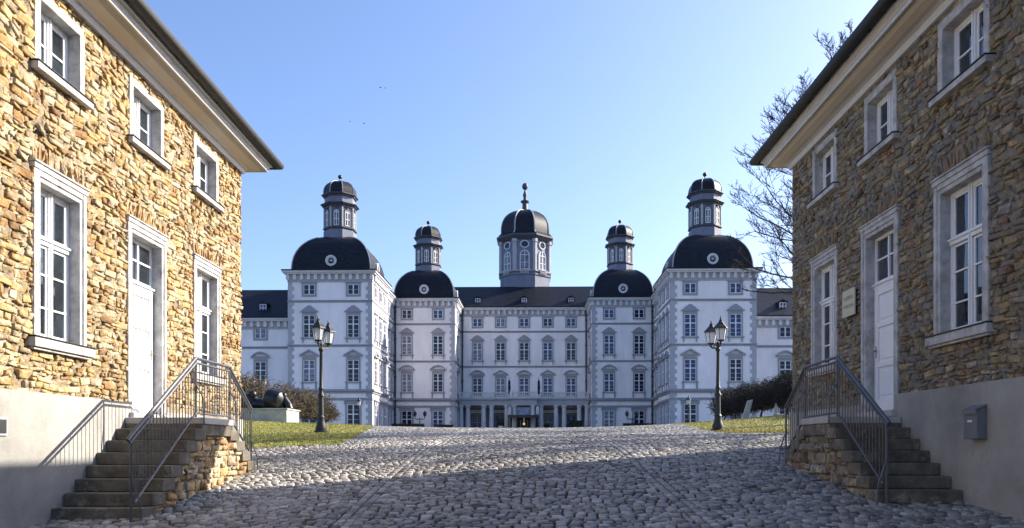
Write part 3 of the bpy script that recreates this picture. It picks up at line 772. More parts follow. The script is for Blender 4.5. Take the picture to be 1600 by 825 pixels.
# windows: prototypes face -y, origin at the glass centre bottom
def surr(wd, h, t, n=.12, top=.18, bot=0):
    m = MB(); m.box(-wd/2-t, -wd/2, -n, .02, -bot, h+top); m.box(wd/2, wd/2+t, -n, .02, -bot, h+top); m.box(-wd/2, wd/2, -n, .02, h, h+top)
    return m
def sash(wd, h, rows, trans=None):
    m = MB(); f = .055
    m.box(-wd/2, -wd/2+f, -.07, .0, 0, h); m.box(wd/2-f, wd/2, -.07, .0, 0, h); m.box(-wd/2, wd/2, -.071, .0, h-f, h); m.box(-wd/2, wd/2, -.071, .0, 0, f)
    m.box(-.06, .06, -.09, .0, 0, h)
    if trans: m.box(-wd/2, wd/2, -.088, .0, h*trans-.05, h*trans+.05)
    for z in rows: m.box(-wd/2, wd/2, -.05, .0, h*z-.012, h*z+.012)
    return m
def seg(w2, z, rise, t, n0):
    """segmental arch band"""
    m = MB(); K = 10; o = []; i_ = []
    for k in range(K+1):
        u = -1+2*k/K; o.append((u*w2, z+rise*(1-u*u))); i_.append((u*(w2-.16), z-.0+max(0, (rise-t)*(1-u*u))))
    for k in range(K): m.ext([i_[k], i_[k+1], o[k+1], o[k]], -n0, .02)
    m.box(-w2, w2, -n0-.02, .02, z-.16, z)
    return m
W = {}
def make_win(kind, wd, h):
    subs = []
    if kind == 'attic':
        s_ = surr(wd, h, .2, .09, .22, .22); s_.box(-wd/2, wd/2, -.09, .02, -.22, 0); s_.box(-wd/2-.3, wd/2+.3, -.14, .02, h+.20, h+.30); subs.append(('surround', s_, M['surr']))
        sa = sash(wd, h, [.5])
    elif kind == 'upper':
        s_ = surr(wd, h, .15, .09, .30); s_.box(-wd/2-.30, wd/2+.30, -.16, .02, -.16, 0)
        for sx in (-1, 1): s_.ext([(sx*(wd/2+.08)-.09, -.16), (sx*(wd/2+.08)+.09, -.16), (sx*(wd/2+.08)+.03, -.62), (sx*(wd/2+.08)-.03, -.62)][::-1], -.13, .02)
        subs.append(('surround', s_, M['surr']))
        p = MB(); p.box(-wd/2-.36, wd/2+.36, -.2, .02, h+.36, h+.46)
        o = []
        for k in range(17):
            u = -1+k/8; o.append((u*(wd/2+.24), h+.46+.62*(max(0, 1-abs(u)**1.3))+.06*abs(math.sin(u*math.pi*2.5))))
        p.ext([(-(wd/2+.24), h+.46)]+[(wd/2+.24, h+.46)]+o[::-1][1:-1], -.13, .02)
        subs.append(('crest', p, M['surr'])); sa = sash(wd, h, [.17, .36, .80], .60)
    elif kind.startswith('main'):
        s_ = surr(wd, h, .15, .09, .30); s_.box(-wd/2-.28, wd/2+.28, -.18, .02, -.14, 0)
        for sx in (-1, 1): s_.box(sx*(wd/2+.02), sx*(wd/2+.22), -.07, .02, -.9, -.14)
        subs.append(('surround', s_, M['surr']))
        if kind == 'main_round': p = seg(wd/2+.42, h+.58, .56, .17, .26)
        else:
            p = MB(); w2 = wd/2+.44; z = h+.58
            p.box(-w2, w2, -.26, .02, z-.16, z)
            p.ext([(-w2, z), (-w2+.34, z), (0, z+.44), (0, z+.60)], -.26, .02); p.ext([(w2, z), (0, z+.60), (0, z+.44), (w2-.34, z)], -.26, .02)
        subs.append(('pediment', p, M['surr']))
        q = MB(); q.ext([(-wd/2-.1, h+.6), (wd/2+.1, h+.6), (0, h+1.0)], -.05, .02); subs.append(('tympanum', q, M['trim_light']))
        sa = sash(wd, h, [.17, .36, .80], .60)
    else:
        s_ = surr(wd, h, .24, .09, .42); s_.box(-wd/2-.42, wd/2+.42, -.22, .02, h+.44, h+.58); s_.box(-.12, .12, -.14, .02, h+.02, h+.42)
        for sx in (-1, 1): s_.box(sx*(wd/2+.16), sx*(wd/2+.36), -.14, .02, h+.0, h+.44)
        subs.append(('surround', s_, M['surr'])); sa = sash(wd, h, [.12, .28, .44, .80], .64)
    for v in range(3):
        o = sa.build('window', M['white'])
        for n_, m_, mt in subs:
            c = m_.build(n_, mt); c.parent = o
        g = MB(); g.q([(-wd/2, -.03, 0), (wd/2, -.03, 0), (wd/2, -.03, h), (-wd/2, -.03, h)], [(0, 1, 2, 3)]); c = g.build('pane', M['pane%d' % v]); c.parent = o
        W[(kind, v)] = o
SP = {'attic': (1.22, 1.1), 'upper': (1.26, 2.45), 'main_round': (1.26, 2.4), 'main_tri': (1.26, 2.4), 'ground': (1.32, 3.0)}
for k_, (a, b_) in SP.items(): make_win(k_, a, b_)
ZW = {'attic': 16.75, 'upper': 12.0, 'main_round': 7.1, 'main_tri': 7.1, 'ground': 1.6}
def win(kind, x, y, rz=0, v=None, z=None):
    if v is None: v = random.choice([0, 0, 1, 1, 1, 2])
    o = copy_tree(W[(kind, v)], pal); o.location = (x, y, (z if z is not None else ZW[kind])-PZ0); o.rotation_euler = (0, 0, rz)
    return o
def column_(x, y, main, rz=0, ground=True, vs=None):
    vs = vs or [None]*4
    win('attic', x, y, rz, vs[0]); win('upper', x, y, rz, vs[1]); win(main, x, y, rz, vs[2])
    if ground: win('ground', x, y, rz, vs[3])
for x, k in ((-6.55, 'main_round'), (-3.3, 'main_tri'), (0, 'main_round'), (3.3, 'main_tri'), (6.55, 'main_round')): column_(x, 0, k, 0, False)
column_(-23.4, -23, 'main_tri', 0, True, [0, 0, 2, 1]); column_(-18.5, -23, 'main_tri', 0, True, [0, 0, 0, 0])
column_(18.55, -23, 'main_tri', 0, True, [1, 1, 1, 0]); column_(23.5, -23, 'main_tri', 0, True, [1, 1, 0, 1])
column_(-15.3, -6.9, 'main_round', 0, True, [0, 2, 2, 0]); column_(-11.2, -6.9, 'main_round', 0, True, [1, 0, 0, 1])
column_(11.2, -6.9, 'main_round', 0, True, [1, 1, 1, 2]); column_(15.1, -6.9, 'main_round', 0, True, [0, 0, 0, 0])
for sx in (-1, 1):
    rz = R(90) if sx < 0 else R(-90)
    for y in (-21.0, -18.4, -15.9): column_(sx*16.45, y, 'main_tri', rz)
    for y in (-12.6, -10.2, -7.9): column_(sx*17.05, y, 'main_round', rz)
    column_(sx*9.0, -3.4, 'main_round', rz)
    for x in (29.4, 34.4, 39.4):
        win('attic', sx*x, -21.4, 0, 2 if sx < 0 else 0, 12.15); win('main_round', sx*x, -21.4, 0, 0); win('ground', sx*x, -21.4)
for o in list(W.values()):
    for c in [x for x in bpy.data.objects if x.parent == o]: bpy.data.objects.remove(c, do_unlink=True)
    bpy.data.objects.remove(o, do_unlink=True)
# dormers
def dormer(x, y, z, s_=1.0):
    b = MB(); b.box(x-.5*s_, x+.5*s_, y, y+2, z, z+.95*s_); b.ext([(x-.62*s_, z+.95*s_), (x+.62*s_, z+.95*s_), (x, z+1.3*s_)], y-.1, y+2.4)
    d = pb(b, 'dormer', M['slate']); g = MB(); g.box(x-.36*s_, x+.36*s_, y-.03, y+.0, z+.08, z+.86*s_); pb(g, 'pane', M['pane1'], d)
    f = MB()
    for u in (-.36, 0, .36): f.box(x+u*s_-.045, x+u*s_+.045, y-.06, y-.031, z+.05, z+.9*s_)
    for u in (.07, .45, .86): f.box(x-.4*s_, x+.4*s_, y-.062, y-.032, z+u*s_-.04, z+u*s_+.04)
    pb(f, 'frame', M['trim_light'], d)
for x in (-6.55, 0, 6.55): dormer(x, .5, 20.0, .9)
for sx in (-1, 1):
    for x in (29.4, 39): dormer(sx*x, -20.6, 15.3, .95)
# domes
def dome(cx, cy, hx, hy, z0, h):
    b = MB(); T = 14; vs = []; rows = []
    for k in range(T+1):
        t = k/T; s_ = max(.0, 1-(.965*t)**2.3)**.5; z = z0+h*(1-(1-t)**1.25)
        z = z0+h*t
        rows.append((s_, z)); 
        for sx, sy in ((-1,-1),(1,-1),(1,1),(-1,1)): vs.append((cx+sx*hx*s_, cy+sy*hy*s_, z))
    fs = [(k*4+i, k*4+(i+1) % 4, k*4+4+(i+1) % 4, k*4+4+i) for k in range(T) for i in range(4)]+[(T*4, T*4+1, T*4+2, T*4+3)]
    b.q(vs, fs); d = pb(b, 'dome', M['slate'], None, True)
    r = MB()
    for sx, sy in ((-1,-1),(1,-1),(1,1),(-1,1)):
        for k in range(T-1): r.tube((cx+sx*hx*rows[k][0], cy+sy*hy*rows[k][0], rows[k][1]), (cx+sx*hx*rows[k+1][0], cy+sy*hy*rows[k+1][0], rows[k+1][1]), .07, .07, 5)
    pb(r, 'hip_flashing', M['lead'], d, True)
    # round dormer window on each side
    for ang in (0, 90, 180, 270):
        m = MB(); K = 16
        for rr, r2, n1 in ((.62, .42, .25), (.42, .34, .18)):
            for k in range(K):
                t0, t1 = 2*math.pi*k/K, 2*math.pi*(k+1)/K
                m.ext([(r2*math.cos(t0), r2*math.sin(t0)), (rr*math.cos(t0), rr*math.sin(t0)), (rr*math.cos(t1), rr*math.sin(t1)), (r2*math.cos(t1), r2*math.sin(t1))], -n1, .6)
        for k in range(4):
            t0 = math.pi*k/4; m.tube((-.36*math.cos(t0), -.1, -.36*math.sin(t0)), (.36*math.cos(t0), -.1, .36*math.sin(t0)), .025, n=4)
        m.tube((0, -.14, 0), (0, .5, 0), .1, .1, 8)
        zz = z0+1.15; off = (hx if ang % 180 else hy)*.985
        ca, sa_ = math.cos(R(ang)), math.sin(R(ang))
        f_ = lambda x, y, z: (cx+x*ca-(y-off)*sa_, cy+x*sa_+(y-off)*ca, z+zz)
        f_ = lambda x, y, z: (cx+x*ca-(y-off+.12)*sa_, cy+x*sa_+(y-off+.12)*ca, z+zz)
        pb(m.xf(f_), 'round_window', M['trim_light'], d)
        g = MB(); g.q([(.42*math.cos(2*math.pi*k/K), -.02, .42*math.sin(2*math.pi*k/K)) for k in range(K)], [tuple(range(K))]); pb(g.xf(f_), 'round_pane', M['pane0'], d)
PH = R(22.5)
def oct_(m, rows, c): return m.lathe([(r/math.cos(PH), z) for r, z in rows], c, 8, PH)
def arched(wd, h):
    """arched sash, surround and pane; origin bottom centre facing -y"""
    K = 8; hs = h-wd/2
    def arc(r): return [(r*math.cos(math.pi*k/K), hs+r*math.sin(math.pi*k/K)) for k in range(K+1)]
    s_ = MB(); t = .13; o, i_ = arc(wd/2+t), arc(wd/2)
    for k in range(K): s_.ext([i_[k], o[k], o[k+1], i_[k+1]], -.09, .02)
    for sx in (-1, 1): s_.box(sx*wd/2, sx*(wd/2+t), -.09, .02, 0, hs)
    s_.box(-.09, .09, -.13, .02, hs+wd/2-.02, hs+wd/2+.24)
    s_.box(-wd/2-t-.03, wd/2+t+.03, -.12, .02, -.1, 0)
    g = MB(); g.q([(x, -.012, z) for x, z in [(-wd/2, 0), (wd/2, 0)]+arc(wd/2)], [tuple(range(K+3))])
    f = MB(); f.box(-.04, .04, -.07, 0, 0, h-.03); f.box(-wd/2, wd/2, -.071, 0, hs-.04, hs+.04); f.box(-wd/2, wd/2, -.069, 0, hs*.48-.03, hs*.48+.03)
    for sx in (-1, 1): f.box(sx*(wd/2-.07), sx*wd/2, -.065, 0, 0, hs)
    f.box(-wd/2, wd/2, -.066, 0, 0, .07)
    o2 = arc(wd/2-.07)
    for k in range(K): f.ext([o2[k], i_[k], i_[k+1], o2[k+1]], -.065, 0)
    return s_, g, f
def turret(cx, cy, z0, s_=1.0, r=1.62):
    c = (cx, cy); z = lambda d: z0+d*s_; r *= s_
    b = MB(); oct_(b, [(r+.12, z(-.5)), (r+.12, z(.75)), (r, z(.9)), (r, z(5.0))], c); t = pb(b, 'turret', M['drum'])
    for za, zb_, rr in ((.95, 1.10, .20), (3.35, 3.5, .13), (3.62, 3.74, .28), (3.74, 3.86, .46), (4.68, 4.78, .18), (4.82, 4.98, .36)):
        l = MB(); oct_(l, [(r+rr*.7*s_, z(za)), (r+rr*s_, z((za+zb_)/2)), (r+rr*s_, z(zb_))], c)
        pb(l, 'turret_cornice', M['turrim'], t)
    # corner pilasters
    p = MB()
    for k in range(8):
        a = PH+2*math.pi*k/8; rr = (r+.02)/math.cos(PH); p.tube((cx+rr*math.cos(a), cy+rr*math.sin(a), z(1.1)), (cx+rr*math.cos(a), cy+rr*math.sin(a), z(3.4)), .13*s_, .13*s_, 6)
    pb(p, 'pilaster', M['trim'], t)
    for k in range(8):
        sg, g, f = arched(.62*s_, 1.85*s_); a = R(45*k); ca, sa_ = math.cos(a), math.sin(a)
        fx = lambda x, y, zz: (cx+x*ca-(y-r-.005)*sa_, cy+x*sa_+(y-r-.005)*ca, zz+z(1.25))
        pb(sg.xf(fx), 'arch_surround', M['turrim'], t); pb(g.xf(fx), 'arch_pane', M['pane2' if k in (0, 7) else 'pane0'], t); pb(f.xf(fx), 'arch_frame', M['white'], t)
    dm = MB(); prof = []
    for k in range(9):
        u = k/8; prof.append(((r+.12*s_)*(max(.0, 1-(.985*u)**3.0)**.5), z(5.0+1.75*u)))
    prof = [(r+.30*s_, z(4.98)), (r+.2*s_, z(5.02))]+prof
    oct_(dm, prof, c); pb(dm, 'cap', M['slate'], t, False)
    rb = MB()
    for k in range(8):
        a = PH+2*math.pi*k/8
        for (r0, za), (r1, zb_) in zip(prof[2:-1], prof[3:]):
            r0, r1 = r0/math.cos(PH), r1/math.cos(PH); rb.tube((cx+r0*math.cos(a), cy+r0*math.sin(a), za), (cx+r1*math.cos(a), cy+r1*math.sin(a), zb_), .05*s_, .05*s_, 5)
    pb(rb, 'rib', M['lead'], t)
    fn = MB(); fn.lathe([(.12*s_, z(6.6)), (.06*s_, z(6.85)), (.045*s_, z(7.15))], c, 8); fn.sphere((cx, cy, z(7.32)), .25*s_, 8); pb(fn, 'finial', M['darkmetal'], t, True)
for sx in (-1, 1):
    dome(sx*21.1, -18.65, 4.4, 4.0, EA+.1, 4.6); turret(sx*21.1, -18.65, 23.95)
    dome(sx*13.05, -2.9, 3.95, 3.95, EA+.1, 4.35); turret(sx*13.05, -2.9, 23.55, .95)
# great cupola
cc = (0, 5.0); r = 3.45
b = MB(); oct_(b, [(r+.1, 22.4), (r+.1, 24.2), (r+.22, 24.3), (r+.22, 24.45), (r, 24.46), (r, 29.3)], cc); cu = pb(b, 'cupola', M['drum'])
l = MB(); oct_(l, [(r+.1, 29.25), (r+.25, 29.4), (r+.5, 29.65), (r+.62, 29.8), (r+.62, 30.0), (r+.2, 30.15)], cc); pb(l, 'cupola_cornice', M['turrim'], cu); l = MB(); oct_(l, [(r+.18, 24.75), (r+.28, 24.8), (r+.28, 24.95), (r+.1, 24.96)], cc)
pb(l, 'base_ledge', M['trim'], cu)
p = MB()
for k in range(8):
    a = PH+2*math.pi*k/8; rr = (r+.0)/math.cos(PH)
    p.tube((cc[0]+rr*math.cos(a), cc[1]+rr*math.sin(a), 24.95), (cc[0]+rr*math.cos(a), cc[1]+rr*math.sin(a), 29.3), .3, .3, 6)
    p.tube((cc[0]+rr*math.cos(a), cc[1]+rr*math.sin(a), 28.9), (cc[0]+rr*math.cos(a), cc[1]+rr*math.sin(a), 29.35), .42, .42, 6)
pb(p, 'pilaster', M['trim'], cu)
for k in range(8):
    sg, g, f = arched(1.25, 2.65); a = R(45*k); ca, sa_ = math.cos(a), math.sin(a)
    fx = lambda x, y, zz: (cc[0]+x*ca-(y-r-.005)*sa_, cc[1]+x*sa_+(y-r-.005)*ca, zz+25.05)
    pb(sg.xf(fx), 'arch_surround', M['trim'], cu); pb(g.xf(fx), 'arch_pane', M['pane2' if k in (0, 1, 7) else 'pane0'], cu); pb(f.xf(fx), 'arch_frame', M['white'], cu)
    K = 14; m = MB()
    for q in range(K):
        t0, t1 = 2*math.pi*q/K, 2*math.pi*(q+1)/K
        m.ext([(.5*math.cos(t0), .42*math.sin(t0)+3.55), (.66*math.cos(t0), .56*math.sin(t0)+3.55), (.66*math.cos(t1), .56*math.sin(t1)+3.55), (.5*math.cos(t1), .42*math.sin(t1)+3.55)], -.12, .02)
    pb(m.xf(fx), 'oculus_ring', M['trim_light'], cu)
    m = MB(); m.q([(.5*math.cos(2*math.pi*q/K), -.012, .42*math.sin(2*math.pi*q/K)+3.55) for q in range(K)], [tuple(range(K))]); pb(m.xf(fx), 'oculus_pane', M['pane0'], cu)
    bl = MB()
    for q in range(6): bl.tube((-.55+.22*q, -.3, -.62), (-.55+.22*q, -.3, -.1), .05, .05, 5)
    bl.box(-.75, .75, -.38, -.22, -.1, .0)
    pb(bl.xf(fx), 'balustrade', M['trim_light'], cu)
prof = [(r+.62, 30.0), (r+.3, 30.2), (r+.02, 30.5)]+[((r-.05)*(max(0, 1-(.99*u)**2.8)**.5), 30.6+3.7*u) for u in [k/12 for k in range(13)]]
b = MB(); oct_(b, prof, cc); pb(b, 'cupola_dome', M['slate'], cu)
rb = MB()
for k in range(8):
    a = PH+2*math.pi*k/8
    for (r0, za), (r1, zb_) in zip(prof[1:-1], prof[2:]):
        r0, r1 = r0/math.cos(PH), r1/math.cos(PH); rb.tube((cc[0]+r0*math.cos(a), cc[1]+r0*math.sin(a), za), (cc[0]+r1*math.cos(a), cc[1]+r1*math.sin(a), zb_), .1, .1, 5)
pb(rb, 'rib', M['lead'], cu)
fn = MB(); fn.lathe([(.9, 34.05), (.55, 34.35), (.42, 34.6), (.38, 35.4), (.62, 35.55), (.66, 35.75), (.3, 35.85), (.22, 36.2), (.34, 36.6), (.12, 37.3), (.1, 37.6)], cc, 10); fn.sphere((cc[0], cc[1], 37.9), .45, 8, (1, 1, 1.15))
pb(fn, 'finial', M['turrim'], cu, True)
cu.scale = (1.035,)*3; cu.location = (0, 3.4, PZ0*.035)
# downpipes
for x, y in ((-8.65, -.18), (8.65, -.18), (-16.8, -7.1), (16.8, -7.1)):
    b = MB(); b.tube((x, y, 1), (x, y, EA-.5), .11, .11, 8)
    for z in (4, 9, 14, 17.5): b.tube((x, y, z), (x, y, z+.14), .16, .16, 8)
    pb(b, 'downpipe', M['darkmetal'])
# portico
b = MB(); b.box(-8.8, 8.8, -2.9, -.02, 5.55, 6.32); b.box(-8.85, 8.85, -3.15, -.02, 6.32, 6.52); b.box(-1.75, 1.75, -3.9, -2.9, 5.5, 6.34); b.box(-1.95, 1.95, -4.15, -2.95, 6.335, 6.54)
po = pb(b, 'portico', M['trim'])
b = MB()
def bal(x0, x1, y):
    b.box(x0, x1, y-.1, y+.1, 6.54, 6.66); b.box(x0, x1, y-.12, y+.12, 7.2, 7.34)
    n = int((x1-x0)/.24)
    for i in range(n): b.tube((x0+(i+.5)*(x1-x0)/n, y, 6.66), (x0+(i+.5)*(x1-x0)/n, y, 7.2), .065, .05, 6)
px_ = [-8.7, -7.6, -5.5, -4.3, -2.2]
for a, c_ in ((-8.5, -7.8), (-7.4, -5.7), (-5.3, -4.5), (-4.1, -2.1), (2.1, 4.1), (4.5, 5.3), (5.7, 7.4), (7.8, 8.5)): bal(a, c_, -2.95)
bal(-1.5, 1.5, -3.9)
for x in (-8.65, -7.6, -5.5, -4.3, 4.3, 5.5, 7.6, 8.65): b.box(x-.17, x+.17, -3.1, -2.8, 6.54, 7.36)
for x in (-1.7, 1.7): b.box(x-.2, x+.2, -4.05, -2.85, 6.545, 7.37)
pb(b, 'balustrade', M['trim_light'], po)
for x, y in [(x, -2.6) for x in (-8.6, -7.65, -5.5, -4.4, -2.35, 2.35, 4.4, 5.5, 7.55, 8.6)]+[(-1.25, -3.55), (1.25, -3.55)]:
    b = MB(); b.lathe([(.42, 1.2), (.42, 1.4), (.33, 1.5), (.34, 3.0), (.28, 5.2), (.33, 5.25), (.36, 5.4), (.42, 5.42), (.42, 5.56)], (x, y), 14); pb(b, 'column', M['trim_light'], po, True)
for x in (-6.55, -3.35, 3.35, 6.55):
    b = MB(); b.box(x-.85, x+.85, -.10, .0, 1.1, 4.6); d = pb(b, 'entrance_door', M['darkmetal'])
    g = MB(); g.box(x-.7, x+.7, -.12, -.101, 1.2, 4.45); pb(g, 'pane', M['pane1'], d)
    f = MB()
    for u in (-.7, 0, .7): f.box(x+u-.05, x+u+.05, -.16, -.121, 1.2, 4.45)
    for z in (1.3, 2.3, 3.3, 4.4): f.box(x-.7, x+.7, -.158, -.122, z-.04, z+.04)
    pb(f, 'frame', M['trim'], d)
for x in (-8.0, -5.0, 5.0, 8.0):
    b = MB(); b.box(x-.5, x+.5, -.05, .0, 1.1, 5.3); pb(b, 'portico_shade', M['shade_wall'])  # thin dark sheets, portico shade painted on the wall behind the columns
b = MB(); b.box(-1.9, 1.9, -3.5, -3.3, 1.1, 1.2); b.box(-1.05, 1.05, -3.6, -3.45, 4.05, 5.4); b.box(-1.9, 1.9, -.3, -.2, 1.1, 5.5); eb = pb(b, 'entrance_bay', M['darkmetal'])
b = MB(); b.box(-.92, .92, -3.66, -3.601, 4.2, 5.25); pb(b, 'bay_glazing', M['signglass'], eb)
b = MB(); b.box(-2.0, 2.0, -6.6, -3.9, 3.85, 4.05); b.box(-2.05, 2.05, -6.65, -6.5, 3.75, 4.1)
for x in (-1.9, 1.9): b.tube((x, -6.5, 1.1), (x, -6.5, 3.8), .07, .07, 8); b.tube((x, -4, 4.0), (x*.9, -3.7, 5.2), .04)
pb(b, 'canopy', M['darkmetal'])
b = MB()
for x in (-1.2, -.5, .5, 1.2): b.box(x-.04, x+.04, -.42, -.3, 1.1, 3.6)
pb(b, 'door_frame', M['trim_light']); b = MB()
b.sphere((0, -1.6, 3.05), .17, 8); b.tube((0, -1.6, 3.2), (0, -1.6, 3.9), .02)
pb(b, 'lobby_lamp', M['warm'])
for x in (-1.85, 1.85):
    b = MB(); b.box(x-.2, x+.2, -4.3, -4.0, 4.25, 5.3); b.tube((x, -4.15, 5.3), (x, -4.15, 5.55), .04); pb(b, 'wall_lantern', M['lglass'])
SC['n'] = 1
def toworld(x, y, z=0):
    c, s_ = math.cos(R(-1.1)), math.sin(R(-1.1)); return (PX+x*c-y*s_, PYY+x*s_+y*c, z)

# ---------------------------------------------------------------- things at the palace front
def flag(x, label):
    p = toworld(x, -3.2, 7.3); r = empty('flagpole', p, label, 'flag')
    b = MB(); b.tube((0, 0, -.6), (0, -.5, 1.9), .035, .025, 6); b.sphere((0, -.5, 1.93), .06, 6); b.build('pole', M['darkmetal'], r)
    b = MB(); vs = []
    for k in range(9):
        t = k/8; rr = .10+.07*math.sin(t*3.1)+.02*math.sin(t*17)
        for i in range(8):
            a = 2*math.pi*i/8; vs.append(((rr*(1+.25*math.cos(a*3)))*math.cos(a), -.12-.36*t+rr*.7*math.sin(a), -.2+1.9*t-.05))
    b.q(vs, [(k*8+i, k*8+(i+1) % 8, k*8+8+(i+1) % 8, k*8+8+i) for k in range(8) for i in range(8)]); b.build('furled_flag', M['flag'], r, True)
flag(-2.0, 'furled dark flag on the balcony left of the palace entrance'); flag(2.0, 'furled dark flag on the balcony right of the palace entrance')
def bush_mesh(m, x0, x1, y0, y1, z0, z1, n, leaf=.07):
    V = []; F = []
    for _ in range(n):
        x, y, z = random.uniform(x0, x1), random.uniform(y0, y1), random.uniform(z0, z1)
        f = random.randrange(3)
        if f == 0: z = z1+random.uniform(-.1, .05)
        elif f == 1: y = y0+random.uniform(-.05, .1)
        else: x = random.choice((x0, x1))+random.uniform(-.06, .06)
        d = Vector((random.gauss(0, 1), random.gauss(0, 1), random.gauss(0, 1))).normalized()*leaf; e = d.orthogonal().normalized()*leaf*.6
        p = Vector((x, y, z)); m.q([p-e, p+d, p+e, p-d], [(0, 1, 2, 3)])
def boxhedge(x, y, wd, dp, h, label, name='box_hedge', cat='hedge', planter=False):
    x_, y_, _ = toworld(x, y); z = Hf(x_, y_); r = empty(name, (x_, y_, z), label, cat)
    z0 = .0
    if planter:
        b = MB(); b.box(-wd/2, wd/2, -dp/2, dp/2, 0, .6); b.box(-wd/2-.05, wd/2+.05, -dp/2-.05, dp/2+.05, .54, .63); b.build('trough', M['darkmetal'], r, False, .01); z0 = .55
    b = MB(); b.box(-wd/2+.08, wd/2-.08, -dp/2+.08, dp/2-.08, z0, h-.08); bush_mesh(b, -wd/2, wd/2, -dp/2, dp/2, z0, h, int(700*wd**.5)); b.build('foliage', M['leaf'], r)
boxhedge(-15, -8.3, 4.2, .9, 1.75, 'long low clipped hedge before the left inner tower'); boxhedge(-10.2, -8.3, 2.3, .9, 1.62, 'short low clipped hedge at the left inner tower corner')
boxhedge(14.9, -8.3, 4.0, .9, 1.8, 'low clipped hedge before the right inner tower')
boxhedge(7.1, -4.6, 1.6, .8, 2.25, 'dark trough of clipped box before the right portico columns', 'planted_trough', 'planter', True)
def potted(x, y, label, h=2.5):
    x_, y_, _ = toworld(x, y); r = empty('potted_shrub', (x_, y_, Hf(x_, y_)), label, 'planter')
    b = MB(); b.lathe([(.22, 0), (.3, .05), (.34, h*.55), (.38, h*.58), (.38, h*.62)], (0, 0), 12); b.build('pot', M['white'], r, True)
    b = MB(); b.sphere((0, 0, h*.8), h*.17, 8)
    for _ in range(250):
        d = Vector((random.gauss(0, 1), random.gauss(0, 1), random.gauss(0, 1))).normalized(); p = Vector((0, 0, h*.8))+d*h*.18; e = d.orthogonal().normalized()*.06; b.q([p-e, p+d*.06, p+e], [(0, 1, 2)])
    b.build('foliage', M['leaf'], r)
potted(-3.05, -4.2, 'tall white pot with dark shrub left of the palace entrance', 2.6)
potted(3.1, -4.2, 'lower white pot with shrub right of the palace entrance', 2.0)

# ---------------------------------------------------------------- street lamps
def lantern_parts(parent, c, sc=1.0):
    """six-sided lantern hanging head: c = bottom centre"""
    x, y, z = c; L = .46*sc
    f = MB()
    f.lathe([(.02*sc, z-.14*sc), (.07*sc, z-.1*sc), (.03*sc, z-.05*sc), (.15*sc, z), (.17*sc, z+.03*sc)], (x, y), 6)
    zt = z+.03*sc+L
    for k in range(6):
        a = math.pi/3*k; r0, r1 = .165*sc, .245*sc
        f.tube((x+r0*math.cos(a), y+r0*math.sin(a), z+.03*sc), (x+r1*math.cos(a), y+r1*math.sin(a), zt), .013*sc, .013*sc, 4)
        a2 = a+math.pi/3
        f.tube((x+r1*math.cos(a), y+r1*math.sin(a), zt), (x+r1*math.cos(a2), y+r1*math.sin(a2), zt), .02*sc, .02*sc, 4)
    o = f.build('lantern', M['castiron'], parent)
    g = MB(); g.lathe([(.16*sc, z+.03*sc), (.238*sc, zt)], (x, y), 6, 0, False); g.build('lantern_glass', M['lglass'], o)
    r = MB(); r.lathe([(.30*sc, zt-.01), (.29*sc, zt+.03*sc), (.18*sc, zt+.14*sc), (.10*sc, zt+.24*sc), (.06*sc, zt+.30*sc), (.075*sc, zt+.33*sc), (.03*sc, zt+.36*sc), (.035*sc, zt+.41*sc), (.006, zt+.50*sc)], (x, y), 6); r.build('lantern_roof', M['castiron'], o)
    return o
def street_lamp(X, Y, hgt, dirs, label, base_z=None, group=None):
    z = Hf(X, Y)-.02 if base_z is None else base_z
    root = empty('street_lamp', (X, Y, z), label, 'street lamp', group); k = hgt/4.1
    b = MB(); b.lathe([(.26*k, 0), (.26*k, .06*k), (.20*k, .1*k), (.21*k, .16*k), (.15*k, .34*k), (.12*k, .5*k), (.135*k, .55*k), (.10*k, .62*k)], (0, 0), 12); b.build('pedestal', M['castiron'], root, True)
    b = MB(); b.lathe([(.10*k, .6*k), (.09*k, 1.25*k), (.12*k, 1.28*k), (.12*k, 1.34*k), (.075*k, 1.40*k), (.075*k, 1.52*k), (.10*k, 1.56*k), (.07*k, 1.62*k), (.052*k, 2.85*k), (.09*k, 2.9*k), (.09*k, 2.96*k), (.05*k, 3.02*k), (.075*k, 3.1*k), (.045*k, 3.2*k)], (0, 0), 12); b.build('post', M['castiron'], root, True)
    for dx, dy in dirs:
        m = MB(); pts = [(0, 0, 2.92*k), (dx*.35, dy*.35, 3.0*k), (dx*.8, dy*.8, 3.02*k), (dx, dy, 3.08*k), (dx, dy, 3.16*k)]
        m.path(pts, .028*k, 6); m.path([(0, 0, 3.18*k), (dx*.4, dy*.4, 3.14*k), (dx*.7, dy*.7, 3.03*k)], .018*k, 5); m.build('arm', M['castiron'], root)
        lantern_parts(root, (dx, dy, 3.18*k), .88*k if len(dirs) > 1 else 1.0*k)
street_lamp(-7.05, 27, 4.1, [(.03, -.5), (.15, .42)], 'tall black twin-lantern lamp on the left lawn before the palace')
street_lamp(7.03, 27.5, 4.1, [(-.03, -.5), (-.14, .42)], 'tall black twin-lantern lamp on the right lawn before the palace')
street_lamp(-17.1, 50, 3.1, [(-.3, -.2), (.3, .2)], 'twin-lantern lamp among the bare clipped trees at far left')
street_lamp(17.35, 50, 3.1, [(-.3, -.2), (.3, .2)], 'twin-lantern lamp among the shaded clipped trees behind the right stairs', 1.75)
street_lamp(-16.1, 76, 3.75, [(.01, 0)], 'single-lantern lamp before the ground floor of the left front tower')
street_lamp(16.5, 76, 3.9, [(.01, 0)], 'single-lantern lamp before the ground floor of the right front tower')
